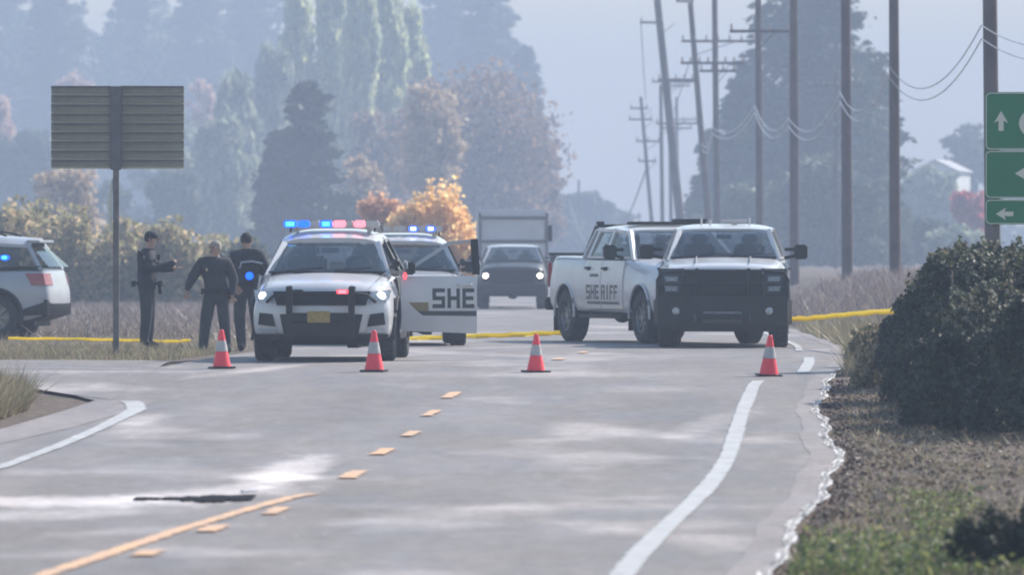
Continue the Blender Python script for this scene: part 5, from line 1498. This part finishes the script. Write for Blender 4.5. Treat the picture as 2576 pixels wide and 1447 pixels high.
conifer(770, 208, 150, 330, L['dkfir'], 'dark young conifer above the blue end of the lightbar', 16000, .24, .55, .03, .62, m=110)
conifer(700, 330, 80, 335, L['dkfir'], 'small dark conifer at the left foot of the bigger dark one', 6000, .26, .4, .03, .8)
broadleaf(960, 285, 100, 420, L['rust'], 'rusty thin-leaved tree right of the dark conifer', 4500, .24, sparse=True, limbs=34)
broadleaf(905, 400, 70, 400, L['tan'], 'small tan tree beside the dark conifer foot', 3000, .26)
broadleaf(1190, 185, 200, 400, L['rust'], 'big half bare tree with fanned branches and thin rusty leaves', 9500, .22, sparse=True, limbs=60, lw=1.5)
broadleaf(1080, 210, 80, 425, L['tan'], 'tan leaved tree between the half bare tree and the poplars', 4200, .25, sparse=True)
broadleaf(1325, 330, 85, 410, L['rust'], 'rusty tree at the right foot of the wood, by the open sky', 6500, .24, limbs=34)
broadleaf(1360, 420, 48, 420, L['mid'], 'low green tree at the right end of the wood', 3500, .26)
shrub(1105, 480, 104, 300, L['orange'], 'bright orange autumn tree above the second suv', 17000, .15, name='autumn_tree', cat='tree', clumps=420, clump=.10)
broadleaf(965, 478, 62, 305, L['orangedull'], 'small dull orange tree left of the bright orange one', 2600, .20, low=.1)
broadleaf(1010, 520, 60, 300, L['orange'], 'low orange shrubby tree behind the red end of the lightbar', 3500, .18, low=.05)
# left middle distance
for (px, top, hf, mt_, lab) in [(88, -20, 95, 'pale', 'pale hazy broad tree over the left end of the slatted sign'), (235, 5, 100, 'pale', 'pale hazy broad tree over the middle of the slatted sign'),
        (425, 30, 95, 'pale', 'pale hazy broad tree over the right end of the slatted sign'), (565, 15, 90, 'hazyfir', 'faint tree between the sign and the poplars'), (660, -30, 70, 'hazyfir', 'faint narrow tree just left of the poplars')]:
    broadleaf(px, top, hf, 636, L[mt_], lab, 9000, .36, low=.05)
broadleaf(400, 300, 130, 430, L['pale'], 'blue green tree right behind the sign post', 9000, .32)
broadleaf(60, 330, 85, 400, L['mid'], 'dark green tree at the left edge below the sign top', 7000, .30)
broadleaf(5, 245, 50, 450, L['pink'], 'pinkish autumn tree cut off by the left edge', 3800, .26, sparse=True)
broadleaf(512, 205, 60, 480, L['pink'], 'pale pinkish tree showing right of the slatted sign', 3400, .26, sparse=True)
broadleaf(190, 190, 60, 500, L['pink'], 'pale pinkish tree peeping over the slatted sign', 3000, .26, sparse=True)
broadleaf(165, 425, 90, 330, L['tan'], 'tan leaved small tree below the left half of the slatted sign', 5200, .20, low=.08)
broadleaf(250, 470, 90, 350, L['mid'], 'dark green low tree behind the signpost', 6000, .26, low=.05)
broadleaf(520, 380, 90, 370, L['pale'], 'blue grey low tree above the grey-haired person', 7000, .28, low=.05)
broadleaf(440, 440, 75, 340, L['mid'], 'green low tree between the signpost and the grey-haired person', 5500, .24, low=.05)
for (px, top, hf, Y, mt_, nl, lab) in [
        (20, 520, 110, 262, 'olive', 7000, 'olive hedge bush at the left edge above the silver suv'),
        (130, 510, 90, 270, 'olive', 6500, 'olive and tan bush above the silver suv tail'),
        (215, 540, 80, 262, 'olive', 6000, 'olive bush left of the signpost'),
        (330, 560, 85, 268, 'olive', 6000, 'olive bush behind the pointing person'),
        (425, 570, 80, 262, 'olive', 6000, 'olive bush right of the pointing person'),
        (515, 600, 80, 270, 'olive', 5500, 'mottled bush behind the grey-haired person'),
        (610, 615, 80, 265, 'mid', 5000, 'green bush behind the tall dark-haired person')]:
    shrub(px, top, hf * 1.3, Y, L[mt_], lab, int(nl * 1.3), .15, clumps=95, clump=.115)
# centre and right far
for (px, top, hf, Y, lab) in [(1495, 483, 52, 950, 'rounded blue hazy tree far down the road, right of the lone pole'),
                              (1410, 498, 48, 900, 'hazy tree far down the road beside the wood'),
                              (1560, 545, 60, 980, 'low hazy tree far down the road behind the angled truck'),
                              (1450, 570, 60, 880, 'lowest hazy tree far down the middle of the road')]:
    broadleaf(px, top, hf, Y, L['mid'], lab, 5000, .8, low=.02)
conifer(2045, -190, 265, 430, L['fir'], 'very tall ragged conifer behind the utility poles', 34000, .30, .6, .02, .55, m=170)
conifer(1880, 175, 125, 440, L['fir'], 'conifer filling the left shoulder of the tallest one', 14000, .38, .35, .02, .55)
conifer(1795, 330, 75, 450, L['fir'], 'lower conifer behind the leaning poles', 8000, .36, .35, .02, .6)
conifer(2190, 160, 130, 435, L['fir'], 'ragged conifer right of the tallest one', 13000, .30, .5, .02, .5, m=120)
broadleaf(2090, 420, 150, 400, L['mid'], 'low grey green tree filling the foot of the tall conifers', 9000, .34, low=.02)
broadleaf(1900, 480, 120, 405, L['mid'], 'low grey green tree behind the guarded pickup', 8000, .34, low=.02)
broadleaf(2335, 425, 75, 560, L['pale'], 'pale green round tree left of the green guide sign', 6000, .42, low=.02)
broadleaf(2440, 320, 80, 900, L['mid'], 'faint tall tree far off beside the guide sign', 5000, .7, low=.02)
broadleaf(2445, 485, 52, 430, L['red'], 'red leaved tree beside the guide sign', 3000, .26, low=.02)
broadleaf(2300, 560, 70, 430, L['mid'], 'low green bush tree left of the hedge top', 4000, .3, low=.02)
broadleaf(2420, 575, 80, 420, L['pale'], 'pale low bush tree under the red one', 4000, .28, low=.02)
# pale farm building far right
hb = empty('far_building', (X(2352, 800), 800, ground_z(X(2352, 800), 800)), R(-12), 'pale gable end of a far building over the round green tree', 'building')
ht = CZ - (398 - HY) * 790 / F - hb.location.z
MB().poly([(-2.2, 0, 0), (2.2, 0, 0), (2.2, 0, ht - 1.1), (0, 0, ht - .15), (-2.2, 0, ht - 1.1)], (0, 9, 0)).build('wall', M['render'], hb, smooth=False)
rm = MB(); rm.bar((-2.5, 4.5, ht - 1.25), (0, 4.5, ht - .05), .12, 9.6); rm.bar((2.5, 4.5, ht - 1.25), (0, 4.5, ht - .05), .12, 9.6); rm.build('roof', M['roofing'], hb, smooth=False)
MB().box((0, -.03, ht - 2.2), (.9, .06, .9)).build('window', M['lens'], hb)

# far tree belt closing the horizon
C = []
for x in np.arange(-160, 190, 5):
    h = 5 + 3 * math.sin(x * .13) + 2 * math.sin(x * .31 + 1) + rng.uniform(-1, 1.5)
    if -4 < x < 26: h *= .62
    y = 1150 + 30 * math.sin(x * .05)
    k = 260
    p = rng.normal(size=(k, 3)) * np.array([3.6, 3, h * .30]); p[:, 2] = np.abs(p[:, 2] + h * .35); C.append(p + np.array([x, y, ground_z(x, y)]))
tag(link('distant_wood', leaf_mesh('distant_wood', np.concatenate(C), 1.7, L['mid'])), kind='stuff')

# ------------------------------------------------------------------ the near hedge, dark face, sunlight painted into the top leaves
def big_bush(label, centers, nleaf, leaf, lowmat, topmat, name='hedge_bush'):
    """centers: (x, y, rx, ry, H)"""
    cx = np.mean([c[0] for c in centers]); cy = np.mean([c[1] for c in centers]); gz0_ = ground_z(cx, cy)
    r = empty(name, (cx, cy, gz0_), 0, label, 'hedge')
    A = sum(c[2] * c[4] for c in centers); P_ = []; T_ = []; tb = MB()
    for (x, y, rx, ry, H) in centers:
        k = int(nleaf * rx * H / A)
        d = rng.normal(size=(k, 3)); d /= np.linalg.norm(d, axis=1)[:, None]; d[:, 2] = np.abs(d[:, 2])
        rad = 1 - np.abs(rng.normal(size=k)) * .10
        lump = 1 + .07 * np.sin(d[:, 0] * 9 + x) * np.sin(d[:, 1] * 8 + y) + .07 * np.sin(d[:, 2] * 11 + x * 2) + .05 * np.sin(d[:, 0] * 23 + d[:, 2] * 19)
        p = d * (rad * lump)[:, None] * np.array([rx, ry, H])
        p += np.array([x, y, ground_z(x, y)])
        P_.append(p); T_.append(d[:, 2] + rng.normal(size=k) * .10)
        for j in range(int(34 * rx * H)):
            dd_ = rng.normal(size=3); dd_ /= np.linalg.norm(dd_); dd_[2] = abs(dd_[2])
            if dd_[1] > .5: dd_[1] *= -1
            c_ = dd_ * np.array([rx, ry, H]) * rng.uniform(.88, 1.04) + np.array([x, y, ground_z(x, y)])
            rr2 = rng.uniform(.10, .24); kk = int(nleaf * .0035)
            q_ = rng.normal(size=(kk, 3)); q_ /= np.linalg.norm(q_, axis=1)[:, None]
            q_ *= (rng.random(kk) ** .4)[:, None] * rr2 * np.array([1, 1, .8])
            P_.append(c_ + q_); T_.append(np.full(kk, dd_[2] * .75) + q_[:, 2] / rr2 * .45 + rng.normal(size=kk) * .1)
        for j in range(14):
            a = rng.random() * 6.28; limb(tb, (x - cx, y - cy, 0), (x - cx + math.cos(a) * rx * .8, y - cy + math.sin(a) * ry * .8, H * rng.uniform(.3, .9)), .03, .008, .1, 3)
    p = np.concatenate(P_) - np.array([cx, cy, gz0_]); t = np.concatenate(T_)
    tb.build('stems', M['bark'], r)
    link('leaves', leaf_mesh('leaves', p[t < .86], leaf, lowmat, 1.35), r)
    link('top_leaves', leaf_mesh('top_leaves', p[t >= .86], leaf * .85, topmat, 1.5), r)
    return r
def bx(px, Y): return X(px, Y)
big_bush('large dark hedge in front of the green guide sign, sunlight coloured into its top leaves', [
    (bx(2460, 92), 92, 1.05, 1.9, 1.74), (bx(2600, 88), 88, 1.2, 2.2, 1.80), (bx(2350, 97), 97, .70, 1.6, 1.30), (bx(2520, 83), 83.5, 1.0, 2.5, 1.35), (bx(2700, 80), 80, .9, 2.4, 1.5), (bx(2425, 88), 88, .55, 1.2, 1.15)], 100000, .046, L['hedge'], L['hedgesun'])
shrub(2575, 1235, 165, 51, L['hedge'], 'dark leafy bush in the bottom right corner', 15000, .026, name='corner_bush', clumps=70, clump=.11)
shrub(2200, 790, 62, 104, L['dry'], 'dry grassy shrub at the left foot of the hedge, beyond the cone', 3500, .06, name='shrub', clumps=40)
shrub(2175, 880, 45, 97, L['dry'], 'small withered weed clump where the hedge meets the road edge', 1800, .035, clumps=34)

# ------------------------------------------------------------------ verge cover
def scatter(n, fn, keep=None):
    P_ = []
    while len(P_) < n:
        x, y = fn()
        if keep is None or keep(x, y): P_.append((x, y, ground_z(x, y)))
    return np.array(P_)
def blades(name, P_, h, w_, material, lean=.35):
    n = len(P_); hh = h * np.exp(rng.normal(size=n) * .35)
    d = rng.normal(size=(n, 3)) * lean; d[:, 2] = 1; tip = P_ + d * hh[:, None]
    s = rng.normal(size=(n, 3)); s[:, 2] = 0; s /= np.linalg.norm(s, axis=1)[:, None]; s *= w_
    v = np.stack([P_ - s, P_ + s, tip], 1)
    me = bpy.data.meshes.new(name); me.vertices.add(n * 3); me.vertices.foreach_set('co', v.ravel()); me.loops.add(n * 3)
    me.loops.foreach_set('vertex_index', np.arange(n * 3)); me.polygons.add(n); me.polygons.foreach_set('loop_start', np.arange(n) * 3); me.polygons.foreach_set('loop_total', np.full(n, 3))
    me.materials.append(material); me.update(); me.validate()
    return tag(link(name, me), kind='stuff')
ru = random.uniform
# litter and stones on the right bank
P_ = scatter(26000, lambda: ((lambda y: (edr(y) + .04 + abs(random.gauss(0, 1.4)), y))(ru(44, 100))))
P_[:, 2] += .006
me = leaf_mesh('leaf_litter', P_, .024, L['litter'], 1.2, jitter=.5); tag(link('leaf_litter', me), kind='stuff')
P_ = scatter(9000, lambda: ((lambda y: (edr(y) + .25 + abs(random.gauss(0, 1.5)), y))(ru(46, 100))))
blades('dry_grass', P_, .06, .006, L['dry'], .9)
# green creepers low on the bank
def patchy(x, y): return math.sin(x * 3.1 + y * .35) + math.sin(x * 1.3 - y * .5) > .1
P1_ = scatter(9500, lambda: ((lambda y: (edr(y) + .12 + abs(random.gauss(0, .9)), y))(50 + abs(random.gauss(0, 2.6)))))
P1_[:, 2] += np.abs(rng.normal(size=len(P1_))) * .05
P2_ = scatter(3000, lambda: (lambda y: (edr(y) + .95 + (y - 62) * -.02 + random.gauss(0, .16), y))(ru(54, 66)))
P2_[:, 2] += np.abs(rng.normal(size=len(P2_))) * .02
me = leaf_mesh('creeping_plants', np.concatenate([P1_, P2_]), .030, L['creeper'], 1.2); tag(link('creeping_plants', me), kind='stuff')
# ragged pale grit along the asphalt edge
P_ = scatter(5000, lambda: (lambda y: (edr(y) + random.gauss(-.01, .008 + .018 * math.sin(y * 2.1) ** 2), y))(ru(44, 103)))
P_[:, 2] = [gz(y) + .012 for y in P_[:, 1]]
L['grit'] = leafmat('pale_grit', [(.62, .58, .55), (.5, .46, .44), (.70, .66, .63), (.4, .36, .34)], .05, .7)
me = leaf_mesh('edge_grit', P_, .013, L['grit'], 1.3); tag(link('edge_grit', me), kind='stuff')
# dry grass: verge behind the trucks, far-left verge, island at the left
P_ = scatter(26000, lambda: (lambda y: (edr(y) + .05 + abs(random.gauss(0, 2.2)), y))(ru(101, 150)))
o = blades('verge_grass', P_, .24, .010, L['dry'], .5)
P_ = scatter(22000, lambda: (lambda y: (edr(y) + .3 + random.random() * 9, y))(ru(130, 250)))
blades('verge_grass', P_, .30, .02, L['field'], .5)
P_ = scatter(24000, lambda: (lambda y: (cen(y) - 5.2 - random.random() * 13, y))(ru(135, 262)))
blades('field_grass', P_, .13, .02, L['field'], .6)
P_ = scatter(20000, lambda: (lambda y: (ru(-9.5, min(cen(y) - 4.9, -3.2)), y))(ru(108.9, 122) if random.random() < .75 else ru(122, 170)))
blades('verge_grass', P_, .085, .008, L['dry'], .6)
def island(x, y):
    yn = float(np.interp(-x, [-p[0] for p in SIDE_NEAR], [p[1] for p in SIDE_NEAR]))
    return x < edl(y) - .25 - .5 * smooth(86, 92, y) and y < yn - 1.0
P_ = scatter(30000, lambda: (lambda y: (edl(min(y, 92)) - .45 - abs(random.gauss(0, .8)), y))(ru(72, 97)), island)
blades('island_grass', P_, .23, .010, L['dry'], .5)
P_ = scatter(5000, lambda: (lambda y: (edl(min(y, 92)) - .15 - abs(random.gauss(0, .7)), y))(ru(76, 95)), lambda x, y: island(x + .2, y))
me = leaf_mesh('leaf_litter', P_ + np.array([0, 0, .006]), .03, L['litter'], 1.2); tag(link('leaf_litter', me), kind='stuff')

# ------------------------------------------------------------------ flat dark strip on the road
dz_ = lambda px, py, Y: (X(px, Y), Y, gz(Y) + .012)
rb = empty('dark_strip', (X(490, 63), 63, gz(63)), 0, 'dark flat strip with ragged edges in the near lane beside the yellow line', 'debris')
pts = [(x, .35 * math.sin(x * 2) * .2, 0) for x in np.linspace(-.46, .46, 15)]
m_ = MB()
segs = [(-.47, -.30, .014, .16), (-.12, -.06, .02, .3), (.03, .45, .035, .5)]
def strip(x0, x1, h, wd, nm):
    def fn(u, v):
        x = lerp(x0, x1, u); e = math.sin(math.pi * min(1, max(0, u))) ** .4
        return (x, lerp(-wd / 2, wd / 2, v) * (.5 + .5 * e) + .2 * x, .006 + h * e * math.sin(max(.0, min(1, v)) * math.pi) ** .4 + .004 * math.sin(x * 40))
    MB().slab(fn, 18, 6, (0, 0, -.008)).build(nm, M['rubber'], rb)  # tyre material reused here for the strip's dark tone
M['flatdark'] = mat('flat_dark_sheet', (.008, .008, .011), .95, spec=.05)
def scrap(x0, x1, y0, y1, h):
    n_ = 9; top = [(lerp(x0, x1, k / n_), y1 * (.8 + .2 * math.sin(math.pi * (k + .6) / (n_ + 1.2))) + random.uniform(-.08, .08), .006) for k in range(n_ + 1)]
    bot = [(lerp(x1, x0, k / n_), y0 * (.8 + .2 * math.sin(math.pi * (k + .6) / (n_ + 1.2))) + random.uniform(-.08, .08), .006) for k in range(n_ + 1)]
    MB().poly(top + bot, (0, 0, h)).build('strip_piece', M['flatdark'], rb, smooth=False)
scrap(-.48, -.27, -.30, .30, .005); scrap(-.26, -.11, -.22, .35, .005); scrap(-.105, .02, -.5, .55, .005); scrap(.025, .27, -.75, .8, .006); scrap(.275, .46, -.5, .9, .006)
tp_ = MB(); tp_.tube([(.34, 1.0, .03), (.46, 1.1, .035)], [.03, .02], 6, flat=.4); tp_.build('pale_flap', M['silver'], rb)
# ------------------------------------------------------------------ haze
hz = MB().box((0, 1255, 27), (1900, 2590, 70))
m = bpy.data.materials.new('haze'); m.use_nodes = True
n = m.node_tree.nodes; n.clear() if False else n.remove(n['Principled BSDF'])
pv_ = n.new('ShaderNodeVolumePrincipled'); pv_.inputs['Color'].default_value = (.51, .605, .785, 1); pv_.inputs['Density'].default_value = HAZE
pv_.inputs['Anisotropy'].default_value = 0.0
m.node_tree.links.new(pv_.outputs[0], n['Material Output'].inputs['Volume'])
ho = hz.build('haze', m, None, smooth=False); ho['kind'] = 'stuff'
